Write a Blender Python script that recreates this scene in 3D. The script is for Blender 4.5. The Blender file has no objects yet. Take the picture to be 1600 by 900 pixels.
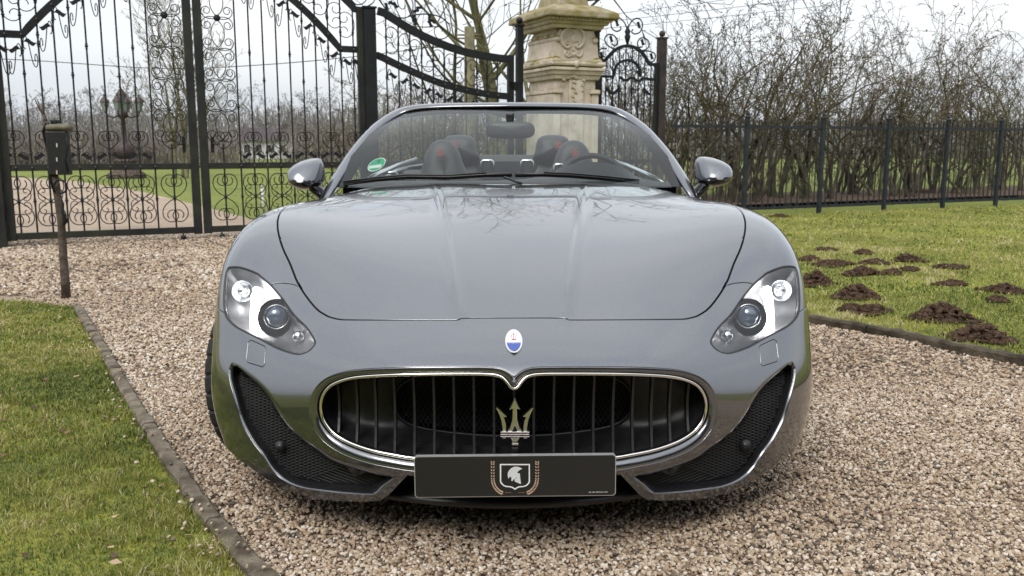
import bpy, bmesh, math, random
import numpy as np
from mathutils import Vector, Matrix
from mathutils.bvhtree import BVHTree
from mathutils.geometry import delaunay_2d_cdt

# ------------------------------------------------------------------ camera, sky, sun, exposure
SC = bpy.context.scene
COL = SC.collection
F_PX, PITCH, CAM_H = 1405.0, math.radians(9.1), 1.12      # focal length in photo pixels (1600 wide)
cam_data = bpy.data.cameras.new('camera')
cam = bpy.data.objects.new('camera', cam_data); COL.objects.link(cam)
cam.location = (0, 0, CAM_H); cam.rotation_euler = (math.pi/2 - PITCH, 0, 0)
cam_data.sensor_width = 36.0; cam_data.lens = 36.0*F_PX/1600
cam_data.clip_start = 0.05; cam_data.clip_end = 2000
cam_data.dof.use_dof = True; cam_data.dof.focus_distance = 2.75; cam_data.dof.aperture_fstop = 9.0
SC.camera = cam

SUN_EL, SUN_AZ = math.radians(48), math.radians(200)       # azimuth clockwise from +Y
world = bpy.data.worlds.new('World'); SC.world = world; world.use_nodes = True
nt = world.node_tree; nt.nodes.clear()
wout = nt.nodes.new('ShaderNodeOutputWorld')
sky = nt.nodes.new('ShaderNodeTexSky'); sky.sky_type = 'NISHITA'; sky.sun_disc = False
sky.sun_elevation = SUN_EL; sky.sun_rotation = SUN_AZ; sky.dust_density = 4.0; sky.air_density = 1.0
hs = nt.nodes.new('ShaderNodeHueSaturation'); hs.inputs['Saturation'].default_value = 0.35
bg1 = nt.nodes.new('ShaderNodeBackground'); bg1.inputs['Strength'].default_value = 0.05
# the even white cloud deck over it
tc = nt.nodes.new('ShaderNodeTexCoord'); mp = nt.nodes.new('ShaderNodeMapping'); mp.inputs['Scale'].default_value = (1.2, 1.2, 4.0)
nz = nt.nodes.new('ShaderNodeTexNoise'); nz.inputs['Scale'].default_value = 1.6; nz.inputs['Detail'].default_value = 5; nz.inputs['Roughness'].default_value = .55
rp = nt.nodes.new('ShaderNodeValToRGB')
rp.color_ramp.elements[0].position = .3; rp.color_ramp.elements[0].color = (.70, .77, .86, 1)
rp.color_ramp.elements[1].position = .72; rp.color_ramp.elements[1].color = (.98, .985, .99, 1)
bg2 = nt.nodes.new('ShaderNodeBackground'); bg2.inputs['Strength'].default_value = 0.62
add = nt.nodes.new('ShaderNodeAddShader')
L = nt.links.new
L(sky.outputs[0], hs.inputs['Color']); L(hs.outputs[0], bg1.inputs['Color'])
sx = nt.nodes.new('ShaderNodeSeparateXYZ'); mr0 = nt.nodes.new('ShaderNodeMapRange'); mr0.inputs['To Min'].default_value = .50; mr0.inputs['To Max'].default_value = .98
L(tc.outputs['Generated'], sx.inputs[0]); L(sx.outputs['Z'], mr0.inputs['Value']); L(mr0.outputs[0], bg2.inputs['Strength'])   # overcast sky: zenith about twice as bright as the horizon
L(tc.outputs['Generated'], mp.inputs[0]); L(mp.outputs[0], nz.inputs['Vector']); L(nz.outputs[0], rp.inputs[0]); L(rp.outputs[0], bg2.inputs['Color'])
L(bg1.outputs[0], add.inputs[0]); L(bg2.outputs[0], add.inputs[1]); L(add.outputs[0], wout.inputs[0])

sun_d = bpy.data.lights.new('sun', 'SUN'); sun_d.energy = 1.1; sun_d.angle = math.radians(25); sun_d.color = (1, .96, .9)
sun = bpy.data.objects.new('sun', sun_d); COL.objects.link(sun); sun.location = (0, 0, 30)
sdir = Vector((math.sin(SUN_AZ)*math.cos(SUN_EL), math.cos(SUN_AZ)*math.cos(SUN_EL), math.sin(SUN_EL)))
sun.rotation_euler = sdir.to_track_quat('Z', 'Y').to_euler()
SC.view_settings.view_transform = 'Standard'; SC.view_settings.look = 'None'
SC.view_settings.exposure = 0.62; SC.view_settings.gamma = 1.0; SC.view_settings.use_curve_mapping = False
SC.render.engine = 'CYCLES'
SC.cycles.use_denoising = True
SC.cycles.max_bounces = 8; SC.cycles.transparent_max_bounces = 24; SC.cycles.glossy_bounces = 5; SC.cycles.diffuse_bounces = 3
SC.cycles.caustics_reflective = False; SC.cycles.caustics_refractive = False
SC.cycles.sample_clamp_indirect = 6.0

# ------------------------------------------------------------------ pixel helpers
CP, SP = math.cos(PITCH), math.sin(PITCH)
def ray(px, py):
    """direction of a photo pixel"""
    a, b = (px-800)/F_PX, (py-450)/F_PX
    return Vector((a, CP - b*SP, -SP - b*CP))
def on_ground(px, py, z=0.0):
    d = ray(px, py); k = (z-CAM_H)/d.z
    return Vector((d.x*k, d.y*k, z))
def at_y(px, py, Y):
    d = ray(px, py); k = Y/d.y
    return Vector((d.x*k, Y, CAM_H + d.z*k))
# the line on which gates, pillar and fence stand
G0 = Vector((-5.4, 9.8, 0)); GA = math.radians(25); GD = Vector((math.cos(GA), math.sin(GA), 0)); GN = Vector((GD.y, -GD.x, 0))
def gate_s(px, py=220, off=0.0):
    """(distance along the gate line, height) where a pixel's ray meets the gate plane (off: metres towards the camera)"""
    d = ray(px, py); o = G0 + GN*off
    k = (o.x*GN.x + o.y*GN.y)/(d.x*GN.x + d.y*GN.y)
    p = d*k
    return (p.x-G0.x)*GD.x + (p.y-G0.y)*GD.y, CAM_H + p.z

# ------------------------------------------------------------------ object helpers
def tag(o, label=None, cat=None, group=None, kind=None):
    if label: o['label'] = label
    if cat: o['category'] = cat
    if group: o['group'] = group
    if kind: o['kind'] = kind
    return o
def link(name, me, parent=None, m=None):
    o = bpy.data.objects.new(name, me); COL.objects.link(o)
    if parent is not None: o.parent = parent
    if m is not None and me is not None and not me.materials: me.materials.append(m)
    return o
def empty(name, loc=(0, 0, 0), rz=0.0):
    o = bpy.data.objects.new(name, None); COL.objects.link(o)
    o.location = loc; o.rotation_euler = (0, 0, rz); o.empty_display_size = .1
    return o
def copy_tree(o, parent=None):
    c = o.copy(); COL.objects.link(c)
    if parent is not None: c.parent = parent
    for ch in list(o.children): copy_tree(ch, c)
    return c

class MB:
    """collects shapes into one mesh"""
    def __init__(s): s.v = []; s.f = []; s.sm = []; s.mi = []; s.m = 0
    def add(s, vs, fs, smooth=False):
        n = len(s.v); s.v += [tuple(p) for p in vs]; s.f += [tuple(i+n for i in f) for f in fs]
        s.sm += [smooth]*len(fs); s.mi += [s.m]*len(fs); return s
    def box(s, a, b, rot=None, piv=None):
        (x0, y0, z0), (x1, y1, z1) = a, b
        vs = [(x0,y0,z0),(x1,y0,z0),(x1,y1,z0),(x0,y1,z0),(x0,y0,z1),(x1,y0,z1),(x1,y1,z1),(x0,y1,z1)]
        if rot is not None:
            pv = Vector(piv if piv else ((x0+x1)/2, (y0+y1)/2, (z0+z1)/2)); vs = [rot @ (Vector(p)-pv) + pv for p in vs]
        return s.add(vs, [(0,3,2,1),(4,5,6,7),(0,1,5,4),(1,2,6,5),(2,3,7,6),(3,0,4,7)])
    def tube(s, pts, r, n=6, cap=True, closed=False, smooth=True, flat=None, up=None):
        pts = [Vector(p) for p in pts]; N = len(pts)
        rs = r if isinstance(r, (list, tuple)) else [r]*N
        vs = []; prev = None
        for i, p in enumerate(pts):
            a = pts[(i-1) % N] if (i > 0 or closed) else p; b = pts[(i+1) % N] if (i < N-1 or closed) else p
            t = (b-a); t = t.normalized() if t.length > 1e-9 else Vector((0,0,1))
            if prev is None:
                u = Vector(up) if up else (Vector((0,0,1)) if abs(t.z) < .9 else Vector((1,0,0)))
                q = (u - t*u.dot(t)).normalized()
            else:
                q = (prev - t*prev.dot(t)); q = q.normalized() if q.length > 1e-9 else t.orthogonal().normalized()
            prev = q; w = t.cross(q)
            for k in range(n):
                an = 2*math.pi*k/n + (math.pi/n if n == 4 else 0)
                e1, e2 = (math.cos(an), math.sin(an)); 
                if flat: e1 *= flat[0]; e2 *= flat[1]
                vs.append(p + (q*e1 + w*e2)*rs[i])
        fs = []
        for i in range(N if closed else N-1):
            j = (i+1) % N
            for k in range(n): fs.append((i*n+k, i*n+(k+1) % n, j*n+(k+1) % n, j*n+k))
        if cap and not closed:
            fs.append(tuple(range(n-1, -1, -1))); fs.append(tuple((N-1)*n+k for k in range(n)))
        return s.add(vs, fs, smooth)
    def lathe(s, prof, n=16, c=(0,0,0), axis='z', smooth=True, cap=True):
        vs = []; fs = []
        for r, h in prof:
            for k in range(n):
                a = 2*math.pi*k/n; x, y = r*math.cos(a), r*math.sin(a)
                p = {'z': (x, y, h), 'x': (h, x, y), 'y': (x, h, y)}[axis]
                vs.append((p[0]+c[0], p[1]+c[1], p[2]+c[2]))
        for i in range(len(prof)-1):
            for k in range(n): fs.append((i*n+k, i*n+(k+1) % n, (i+1)*n+(k+1) % n, (i+1)*n+k))
        if cap:
            fs.append(tuple(range(n-1, -1, -1))); fs.append(tuple((len(prof)-1)*n+k for k in range(n)))
        return s.add(vs, fs, smooth)
    def prism(s, poly, y0, y1, plane='xz'):
        """extrude a 2D polygon (counter-clockwise) between two depths"""
        n = len(poly)
        f = {'xz': lambda p, d: (p[0], d, p[1]), 'xy': lambda p, d: (p[0], p[1], d), 'yz': lambda p, d: (d, p[0], p[1])}[plane]
        vs = [f(p, y0) for p in poly] + [f(p, y1) for p in poly]
        fs = [tuple(range(n)), tuple(range(2*n-1, n-1, -1))] + [(i, i+n, (i+1) % n + n, (i+1) % n) for i in range(n)]
        return s.add(vs, fs)
    def ball(s, c, r, n=10, m=7, sc=(1,1,1)):
        vs = [(c[0], c[1], c[2]-r*sc[2])]; fs = []
        for i in range(1, m):
            a = -math.pi/2 + math.pi*i/m
            for k in range(n):
                b = 2*math.pi*k/n
                vs.append((c[0]+r*sc[0]*math.cos(a)*math.cos(b), c[1]+r*sc[1]*math.cos(a)*math.sin(b), c[2]+r*sc[2]*math.sin(a)))
        vs.append((c[0], c[1], c[2]+r*sc[2])); top = len(vs)-1
        for k in range(n):
            fs.append((0, 1+(k+1) % n, 1+k))
            for i in range(m-2): fs.append((1+i*n+k, 1+i*n+(k+1) % n, 1+(i+1)*n+(k+1) % n, 1+(i+1)*n+k))
            fs.append((top, 1+(m-2)*n+k, 1+(m-2)*n+(k+1) % n))
        return s.add(vs, fs, True)
    def grid(s, P, smooth=True, closed_u=False, flip=False):
        """P[i][j] points"""
        a, b = len(P), len(P[0]); vs = [p for row in P for p in row]; fs = []
        for i in range(a if closed_u else a-1):
            for j in range(b-1):
                i2 = (i+1) % a
                q = (i*b+j, i*b+j+1, i2*b+j+1, i2*b+j); fs.append(q[::-1] if flip else q)
        return s.add(vs, fs, smooth)
    def mesh(s, name, *mats):
        me = bpy.data.meshes.new(name); me.from_pydata(s.v, [], s.f); 
        me.polygons.foreach_set('use_smooth', s.sm); me.polygons.foreach_set('material_index', s.mi)
        for m in mats: me.materials.append(m)
        me.update(); return me
    def build(s, name, m, parent=None, bevel=0.0, fix=True):
        ms = m if isinstance(m, (list, tuple)) else [m]
        me = s.mesh(name, *ms)
        if fix:
            bm = bmesh.new(); bm.from_mesh(me); bmesh.ops.recalc_face_normals(bm, faces=bm.faces); bm.to_mesh(me); bm.free()
        o = link(name, me, parent)
        if bevel:
            md = o.modifiers.new('bevel', 'BEVEL'); md.width = bevel; md.segments = 2; md.limit_method = 'ANGLE'; md.angle_limit = math.radians(40)
        return o

def np_mesh(name, V, Fq, m, smooth=False, attr=None):
    """mesh from numpy arrays (all faces the same size); attr: {name: per-vertex float}"""
    me = bpy.data.meshes.new(name); V = np.ascontiguousarray(V, np.float32); Fq = np.ascontiguousarray(Fq, np.int32)
    k = Fq.shape[1]
    me.vertices.add(len(V)); me.vertices.foreach_set('co', V.ravel())
    me.loops.add(Fq.size); me.loops.foreach_set('vertex_index', Fq.ravel())
    me.polygons.add(len(Fq)); me.polygons.foreach_set('loop_start', np.arange(0, Fq.size, k, dtype=np.int32))
    try: me.polygons.foreach_set('loop_total', np.full(len(Fq), k, np.int32))
    except Exception: pass
    me.polygons.foreach_set('use_smooth', np.full(len(Fq), smooth, bool))
    me.update(calc_edges=True)
    for nm, arr in (attr or {}).items():
        a = me.attributes.new(nm, 'FLOAT', 'POINT'); a.data.foreach_set('value', np.ascontiguousarray(arr, np.float32))
    if m: me.materials.append(m)
    return me

# ------------------------------------------------------------------ materials
def mat(name, col, rough=.5, metal=0.0, var=0.0, scale=20.0, bump=0.0, bscale=80.0, col2=None, coat=0.0, spec=.5, emit=None, estr=0.0, sheen=0.0, coords='Object', detail=4.0):
    m = bpy.data.materials.new(name); m.use_nodes = True; n = m.node_tree.nodes; l = m.node_tree.links.new
    b = n['Principled BSDF']; b.inputs['Base Color'].default_value = (*col, 1); b.inputs['Roughness'].default_value = rough
    b.inputs['Metallic'].default_value = metal; b.inputs['Coat Weight'].default_value = coat; b.inputs['Coat Roughness'].default_value = .03
    b.inputs['Specular IOR Level'].default_value = spec; b.inputs['Sheen Weight'].default_value = sheen
    if emit: b.inputs['Emission Color'].default_value = (*emit, 1); b.inputs['Emission Strength'].default_value = estr
    if var or col2 or bump:
        t = n.new('ShaderNodeTexCoord')
        if var or col2:
            z = n.new('ShaderNodeTexNoise'); z.inputs['Scale'].default_value = scale; z.inputs['Detail'].default_value = detail; l(t.outputs[coords], z.inputs['Vector'])
            r = n.new('ShaderNodeValToRGB'); c2 = col2 or tuple(min(1, c*(1+var)) for c in col); c1 = col if col2 else tuple(c*(1-var) for c in col)
            r.color_ramp.elements[0].position = .35; r.color_ramp.elements[0].color = (*c1, 1); r.color_ramp.elements[1].position = .65; r.color_ramp.elements[1].color = (*c2, 1)
            l(z.outputs[0], r.inputs[0]); l(r.outputs[0], b.inputs['Base Color'])
        if bump:
            z2 = n.new('ShaderNodeTexNoise'); z2.inputs['Scale'].default_value = bscale; z2.inputs['Detail'].default_value = 5; l(t.outputs[coords], z2.inputs['Vector'])
            bp = n.new('ShaderNodeBump'); bp.inputs['Strength'].default_value = bump; bp.inputs['Distance'].default_value = .01
            l(z2.outputs[0], bp.inputs['Height']); l(bp.outputs[0], b.inputs['Normal'])
    return m
def ramp(n, stops):
    r = n.new('ShaderNodeValToRGB'); e = r.color_ramp.elements
    while len(e) < len(stops): e.new(.5)
    for k, (p, c) in enumerate(stops): e[k].position = p; e[k].color = (*c, 1)
    return r
M = {}
M['iron'] = mat('wrought_iron', (.009, .010, .012), .55, 0, .35, 9, .25, 160, spec=.3)
M['iron_weathered'] = mat('weathered_iron', (.011, .012, .014), .6, 0, 0, 3.5, .3, 120, col2=(.028, .03, .021), spec=.3)
M['iron_rust'] = mat('rusted_iron', (.02, .02, .021), .65, 0, 0, 6, .3, 120, col2=(.055, .038, .032), spec=.3)
M['iron_fence'] = mat('fence_iron', (.02, .024, .030), .6, 0, .3, 8, .2, 120, spec=.3)
M['black_box'] = mat('black_plastic_box', (.012, .013, .015), .45, 0, .3, 30)
M['rivet'] = mat('dull_rivet', (.10, .085, .07), .55, .4, .3, 60)
# ------------------------------------------------------------------ ground, drive, lawns
def ground_mat(name, stops, scale, bump=.5, stops2=None, scale2=.8, rough=.95):
    m = bpy.data.materials.new(name); m.use_nodes = True; n = m.node_tree.nodes; l = m.node_tree.links.new
    b = n['Principled BSDF']; b.inputs['Roughness'].default_value = rough; b.inputs['Specular IOR Level'].default_value = .2
    g = n.new('ShaderNodeNewGeometry')
    z = n.new('ShaderNodeTexNoise'); z.inputs['Scale'].default_value = scale; z.inputs['Detail'].default_value = 6; z.inputs['Roughness'].default_value = .7
    l(g.outputs['Position'], z.inputs['Vector']); r = ramp(n, stops); l(z.outputs[0], r.inputs[0]); last = r.outputs[0]
    if stops2:
        z2 = n.new('ShaderNodeTexNoise'); z2.inputs['Scale'].default_value = scale2; z2.inputs['Detail'].default_value = 5
        l(g.outputs['Position'], z2.inputs['Vector']); r2 = ramp(n, stops2); l(z2.outputs[0], r2.inputs[0])
        mx = n.new('ShaderNodeMix'); mx.data_type = 'RGBA'; mx.blend_type = 'MULTIPLY'; mx.inputs[0].default_value = 1
        l(last, mx.inputs[6]); l(r2.outputs[0], mx.inputs[7]); last = mx.outputs[2]
    l(last, b.inputs['Base Color'])
    if bump:
        bp = n.new('ShaderNodeBump'); bp.inputs['Strength'].default_value = bump; bp.inputs['Distance'].default_value = .02
        l(z.outputs[0], bp.inputs['Height']); l(bp.outputs[0], b.inputs['Normal'])
    return m
M['field'] = ground_mat('field_grass', [(.3, (.085, .11, .026)), (.5, (.15, .18, .042)), (.7, (.25, .245, .075))], 14, .6, [(.3, (.75, .8, .7)), (.7, (1.15, 1.1, 1.0))], .35)
M['lawn'] = ground_mat('lawn_soil_moss', [(.3, (.075, .08, .024)), (.45, (.15, .17, .04)), (.6, (.27, .265, .05)), (.75, (.26, .20, .08))], 30, .8, [(.35, (.7, .7, .6)), (.65, (1.1, 1.1, 1.0))], 1.1)
M['gravel_bed'] = ground_mat('gravel_bed', [(.28, (.14, .11, .08)), (.45, (.34, .265, .20)), (.58, (.50, .41, .32)), (.75, (.66, .58, .49))], 75, 1.0, [(.3, (.82, .80, .78)), (.7, (1.1, 1.08, 1.06))], .9)

def sheet(name, poly, z, m, kind='structure', thick=None):
    bm = bmesh.new(); vs = [bm.verts.new((x, y, z)) for x, y in poly]; f = bm.faces.new(vs); f.normal_update()
    if f.normal.z < 0: f.normal_flip()
    bmesh.ops.triangulate(bm, faces=bm.faces)
    me = bpy.data.meshes.new(name); bm.to_mesh(me); bm.free()
    o = link(name, me, None, m); o['kind'] = kind; return o

R_ = 900
sheet('ground', [(-R_, -R_), (R_, -R_), (R_, R_), (-R_, R_)], -.03, M['field'])
# drive edges: the two kerbs run along (.53,-.85) from the gate towards the camera
KL = [on_ground(p[0], p[1]) for p in ((122, 486), (160, 553), (215, 648), (262, 722), (322, 812), (392, 897))]
KL = [Vector((p.x, p.y)) for p in KL]
dl = (KL[-1]-KL[-2]).normalized()
KL += [KL[-1] + dl*1.2 + Vector((.12, 0)), KL[-1] + dl*3.0 + Vector((.6, 0)), KL[-1] + dl*6.5 + Vector((2.0, 0))]
KR = [on_ground(p[0], p[1]) for p in ((1262, 506), (1330, 518), (1400, 531), (1480, 549), (1545, 562), (1600, 574))]
KR = [Vector((p.x, p.y)) for p in KR]
dr = (KR[-1]-KR[-2]).normalized(); d0 = (KR[0]-KR[1]).normalized()
pr = G0 + GD*4.35
KR = [Vector((pr.x, pr.y)) + Vector((.1, -.25)), Vector((.2, 8.1))] + KR + [KR[-1]+dr*1.0, KR[-1]+dr*2.4+Vector((.3, 0)), KR[-1]+dr*6+Vector((2.2, 0))]
pl = G0 + GD*-1.2
LG = [Vector((p.x, p.y)) for p in (on_ground(60, 477), on_ground(0, 474))]     # far rim of the left lawn
lawn_left_poly = KL + [Vector((-6, -7)), Vector((-14, -7)), Vector((-14, 5.2)), Vector((-6.5, 6.15))] + LG[::-1]
lawn_right_poly = KR + [Vector((14, -7)), Vector((30, -7)), Vector((34, 27.5)), Vector((pr.x+2.5, pr.y+1.1))]
# gravel: in front of the gate, and the drive going on behind it
gi = G0 + GD*-.6; gj = G0 + GD*4.1
drive_poly = [Vector((-14, -8)), Vector((14, -8)), KR[-1]] + KR[::-1] + [Vector((gj.x, gj.y))]
bh = [on_ground(430, 352), on_ground(300, 318), on_ground(210, 297), on_ground(120, 283), on_ground(30, 277), on_ground(-200, 272),
      on_ground(-700, 290), on_ground(-400, 335)]
bh = [Vector((p.x, p.y)) for p in bh]
drive_poly2 = drive_poly + bh + [Vector((gi.x, gi.y)), Vector((-11, 7.5)), Vector((-14, 6.5))]
sheet('gravel_drive', [(-16, -9), (16, -9), (16, 3), (4, 6.5), tuple(KR[1]+Vector((.6, .4))), tuple(KR[0]+Vector((.3, 0))), (gj.x, gj.y)] + [tuple(p) for p in bh] + [(gi.x, gi.y), (-11, 7.5), (-16, 6.5)], 0, M['gravel_bed'])

def lawn(name, poly, z=.03):
    o = sheet(name, [tuple(p) for p in poly], z, M['lawn']); return o
lawn('lawn', lawn_left_poly, .016); lawn('lawn', lawn_right_poly, .022)

def in_poly(P, poly):
    """vectorised point in polygon"""
    x, y = P[:, 0], P[:, 1]; c = np.zeros(len(P), bool); n = len(poly)
    for i in range(n):
        x0, y0 = poly[i]; x1, y1 = poly[i-1]
        if y0 == y1: continue
        k = ((y0 > y) != (y1 > y)) & (x < (x1-x0)*(y-y0)/(y1-y0)+x0); c ^= k
    return c
rng = np.random.default_rng(5)
def vnoise(P, sc, seed=0):
    """cheap smooth 2D value noise 0..1"""
    r = np.random.default_rng(seed); T = r.random((64, 64)); q = P*sc; i = np.floor(q).astype(int); f = q-i; f = f*f*(3-2*f)
    a = T[i[:, 0] % 64, i[:, 1] % 64]; b = T[(i[:, 0]+1) % 64, i[:, 1] % 64]; c = T[i[:, 0] % 64, (i[:, 1]+1) % 64]; d = T[(i[:, 0]+1) % 64, (i[:, 1]+1) % 64]
    return (a*(1-f[:, 0])+b*f[:, 0])*(1-f[:, 1]) + (c*(1-f[:, 0])+d*f[:, 0])*f[:, 1]
def visible(P, pad=150):
    """in the photograph's frame (with a margin for a step to the side)"""
    Y = P[:, 1]; D = Y*CP + CAM_H*SP; X = 800 + F_PX*P[:, 0]/np.maximum(D, .2)
    return (Y > 1.0) & (X > -pad*5) & (X < 1600+pad*5)

# ---- loose gravel: real pebbles, dense near the camera
def attr_mat(name, stops, attr='tone', rough=.8, trans=0.0, inst=False):
    m = bpy.data.materials.new(name); m.use_nodes = True; n = m.node_tree.nodes; l = m.node_tree.links.new
    b = n['Principled BSDF']; b.inputs['Roughness'].default_value = rough; b.inputs['Specular IOR Level'].default_value = .3
    a = n.new('ShaderNodeAttribute'); a.attribute_name = attr; a.attribute_type = 'INSTANCER' if inst else 'GEOMETRY'; r = ramp(n, stops); l(a.outputs['Fac'], r.inputs[0]); l(r.outputs[0], b.inputs['Base Color'])
    if trans:
        out = n['Material Output']; t = n.new('ShaderNodeBsdfTranslucent'); mx = n.new('ShaderNodeMixShader'); mx.inputs[0].default_value = trans
        l(r.outputs[0], t.inputs[0]); l(b.outputs[0], mx.inputs[1]); l(t.outputs[0], mx.inputs[2]); l(mx.outputs[0], out.inputs[0])
    return m
M['pebble'] = attr_mat('pebbles', [(0, (.055, .048, .042)), (.15, (.12, .10, .08)), (.32, (.25, .175, .115)), (.5, (.355, .265, .18)), (.68, (.435, .35, .255)), (.85, (.51, .435, .345)), (1, (.63, .58, .51))], rough=.7, inst=True)
def pebbles(P, size, z0, seed):
    r = np.random.default_rng(seed); n = len(P)
    t = (1+5**.5)/2
    B = np.array([(-1,t,0),(1,t,0),(-1,-t,0),(1,-t,0),(0,-1,t),(0,1,t),(0,-1,-t),(0,1,-t),(t,0,-1),(t,0,1),(-t,0,-1),(-t,0,1)], float); B /= np.linalg.norm(B[0])
    Fc = np.array([(0,11,5),(0,5,1),(0,1,7),(0,7,10),(0,10,11),(1,5,9),(5,11,4),(11,10,2),(10,7,6),(7,1,8),(3,9,4),(3,4,2),(3,2,6),(3,6,8),(3,8,9),(4,9,5),(2,4,11),(6,2,10),(8,6,7),(9,8,1)])
    Vt = B[None]*(1+.18*r.standard_normal((n, 12, 1)))
    sc = size[:, None]*np.stack([.8+.5*r.random(n), .7+.4*r.random(n), .45+.35*r.random(n)], 1); Vt = Vt*sc[:, None, :]
    a = r.random(n)*6.283; ca, sa = np.cos(a)[:, None], np.sin(a)[:, None]
    X = Vt[..., 0]*ca - Vt[..., 1]*sa; Yy = Vt[..., 0]*sa + Vt[..., 1]*ca; Z = Vt[..., 2]
    b = r.standard_normal(n)*.45; cb, sb = np.cos(b)[:, None], np.sin(b)[:, None]
    X, Z = X*cb - Z*sb, X*sb + Z*cb
    V = np.stack([X + P[:, 0:1], Yy + P[:, 1:2], Z + z0[:, None]], 2).reshape(-1, 3)
    F = (Fc[None] + (np.arange(n)*12)[:, None, None]).reshape(-1, 3)
    tone = np.clip(r.beta(2.2, 2.0, n)*.95 + .12*(vnoise(P, 1.3, 3)-.5), 0, 1)
    return V, F, np.repeat(tone, 12)
def scatter(n, x0, x1, y0, y1, seed):
    r = np.random.default_rng(seed); return np.stack([x0+(x1-x0)*r.random(n), y0+(y1-y0)*r.random(n)], 1)
LP = [tuple(p) for p in lawn_left_poly]; RP = [tuple(p) for p in lawn_right_poly]
zones = [(52000, -1.7, 2.0, 1.5, 2.4, .0054), (105000, -2.4, 2.9, 2.4, 4.2, .0058), (75000, -3.6, 3.2, 4.2, 6.6, .0078), (70000, -8.5, 1.6, 6.6, 11.2, .0125)]
PP = []; ZZ = []; SS = []
for i, (n, x0, x1, y0, y1, sz) in enumerate(zones):
    P = scatter(n, x0, x1, y0, y1, 20+i)
    ok = visible(P) & ~in_poly(P, LP) & ~in_poly(P, RP) & ~((P[:, 1] > 3.6) & (np.abs(P[:, 0]) < .7) & (P[:, 1] < 7)); P = P[ok]
    h = vnoise(P, 2.2, 9)*.012 + vnoise(P, 6, 8)*.007
    r = np.random.default_rng(40+i); s_ = sz*(.62+.75*r.random(len(P))**1.8); PP.append(P); ZZ.append(h+s_*.5*r.random(len(P))); SS.append(s_)
# strays on the edging board and on the lawn beside it
r = np.random.default_rng(77); t = r.random(150)*6; i0 = np.clip(t.astype(int), 0, 6); KA = np.array([tuple(p) for p in KL])
P = KA[i0] + (KA[i0+1]-KA[i0])*(t-i0)[:, None] + np.stack([-np.abs(r.standard_normal(150))*.08+.02, r.standard_normal(150)*.03], 1)
PP.append(P); ZZ.append(np.where(np.abs(P[:, 0]*0) + r.random(150) > -1, .056, 0)*np.ones(150) - .026*(r.random(150) > .5)); SS.append(.004+.004*r.random(150))
PP = np.concatenate(PP); ZZ = np.concatenate(ZZ); SS = np.concatenate(SS); NP_ = len(PP)
me = bpy.data.meshes.new('gravel'); me.vertices.add(NP_); me.vertices.foreach_set('co', np.column_stack([PP, ZZ]).astype(np.float32).ravel())
r = np.random.default_rng(91)
def vattr(nm, arr, kind):
    a_ = me.attributes.new(nm, kind, 'POINT'); a_.data.foreach_set('vector' if kind == 'FLOAT_VECTOR' else 'value', np.ascontiguousarray(arr).ravel())
vattr('scl', (SS[:, None]*np.stack([.85+.5*r.random(NP_), .75+.35*r.random(NP_), .5+.3*r.random(NP_)], 1)).astype(np.float32), 'FLOAT_VECTOR')
vattr('rot', np.stack([r.standard_normal(NP_)*.4, r.standard_normal(NP_)*.4, r.random(NP_)*6.28], 1).astype(np.float32), 'FLOAT_VECTOR')
vattr('tone', np.clip(r.beta(2.0, 1.8, NP_) + .30*(vnoise(PP, 1.1, 3)-.5), 0, 1).astype(np.float32), 'FLOAT')
vattr('pick', r.integers(0, 4, NP_).astype(np.int32), 'INT')
gr = link('gravel', me); tag(gr, 'loose beige and brown pebbles covering the drive', 'gravel', kind='stuff')
ng = bpy.data.node_groups.new('pebbles', 'GeometryNodeTree')
ng.interface.new_socket('Geometry', in_out='INPUT', socket_type='NodeSocketGeometry'); ng.interface.new_socket('Geometry', in_out='OUTPUT', socket_type='NodeSocketGeometry')
N_ = ng.nodes.new; K_ = ng.links.new; gin = N_('NodeGroupInput'); gout = N_('NodeGroupOutput'); g2i = N_('GeometryNodeGeometryToInstance')
for k in range(4):
    ico = N_('GeometryNodeMeshIcoSphere'); ico.inputs['Radius'].default_value = 1; ico.inputs['Subdivisions'].default_value = 2
    sp = N_('GeometryNodeSetPosition'); nz_ = N_('ShaderNodeTexNoise'); nz_.noise_dimensions = '4D'; nz_.inputs['W'].default_value = k*7.3; nz_.inputs['Scale'].default_value = .9; nz_.inputs['Detail'].default_value = 1
    vm = N_('ShaderNodeVectorMath'); vm.operation = 'SUBTRACT'; vm.inputs[1].default_value = (.5, .5, .5); vs_ = N_('ShaderNodeVectorMath'); vs_.operation = 'SCALE'; vs_.inputs['Scale'].default_value = 1.5
    ss = N_('GeometryNodeSetShadeSmooth'); sm = N_('GeometryNodeSetMaterial'); sm.inputs['Material'].default_value = M['pebble']
    K_(ico.outputs['Mesh'], sp.inputs['Geometry']); K_(nz_.outputs['Color'], vm.inputs[0]); K_(vm.outputs[0], vs_.inputs[0]); K_(vs_.outputs[0], sp.inputs['Offset'])
    K_(sp.outputs[0], ss.inputs[0]); K_(ss.outputs[0], sm.inputs[0]); K_(sm.outputs[0], g2i.inputs[0])
iop = N_('GeometryNodeInstanceOnPoints'); iop.inputs['Pick Instance'].default_value = True
def named(nm, ty):
    q = N_('GeometryNodeInputNamedAttribute'); q.data_type = ty; q.inputs['Name'].default_value = nm; return q.outputs['Attribute']
m2p = N_('GeometryNodeMeshToPoints')
K_(gin.outputs[0], iop.inputs['Points']); K_(g2i.outputs[0], iop.inputs['Instance']); K_(named('pick', 'INT'), iop.inputs['Instance Index']); K_(named('rot', 'FLOAT_VECTOR'), iop.inputs['Rotation']); K_(named('scl', 'FLOAT_VECTOR'), iop.inputs['Scale']); K_(iop.outputs[0], gout.inputs[0])
gr.modifiers.new('pebbles', 'NODES').node_group = ng

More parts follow.
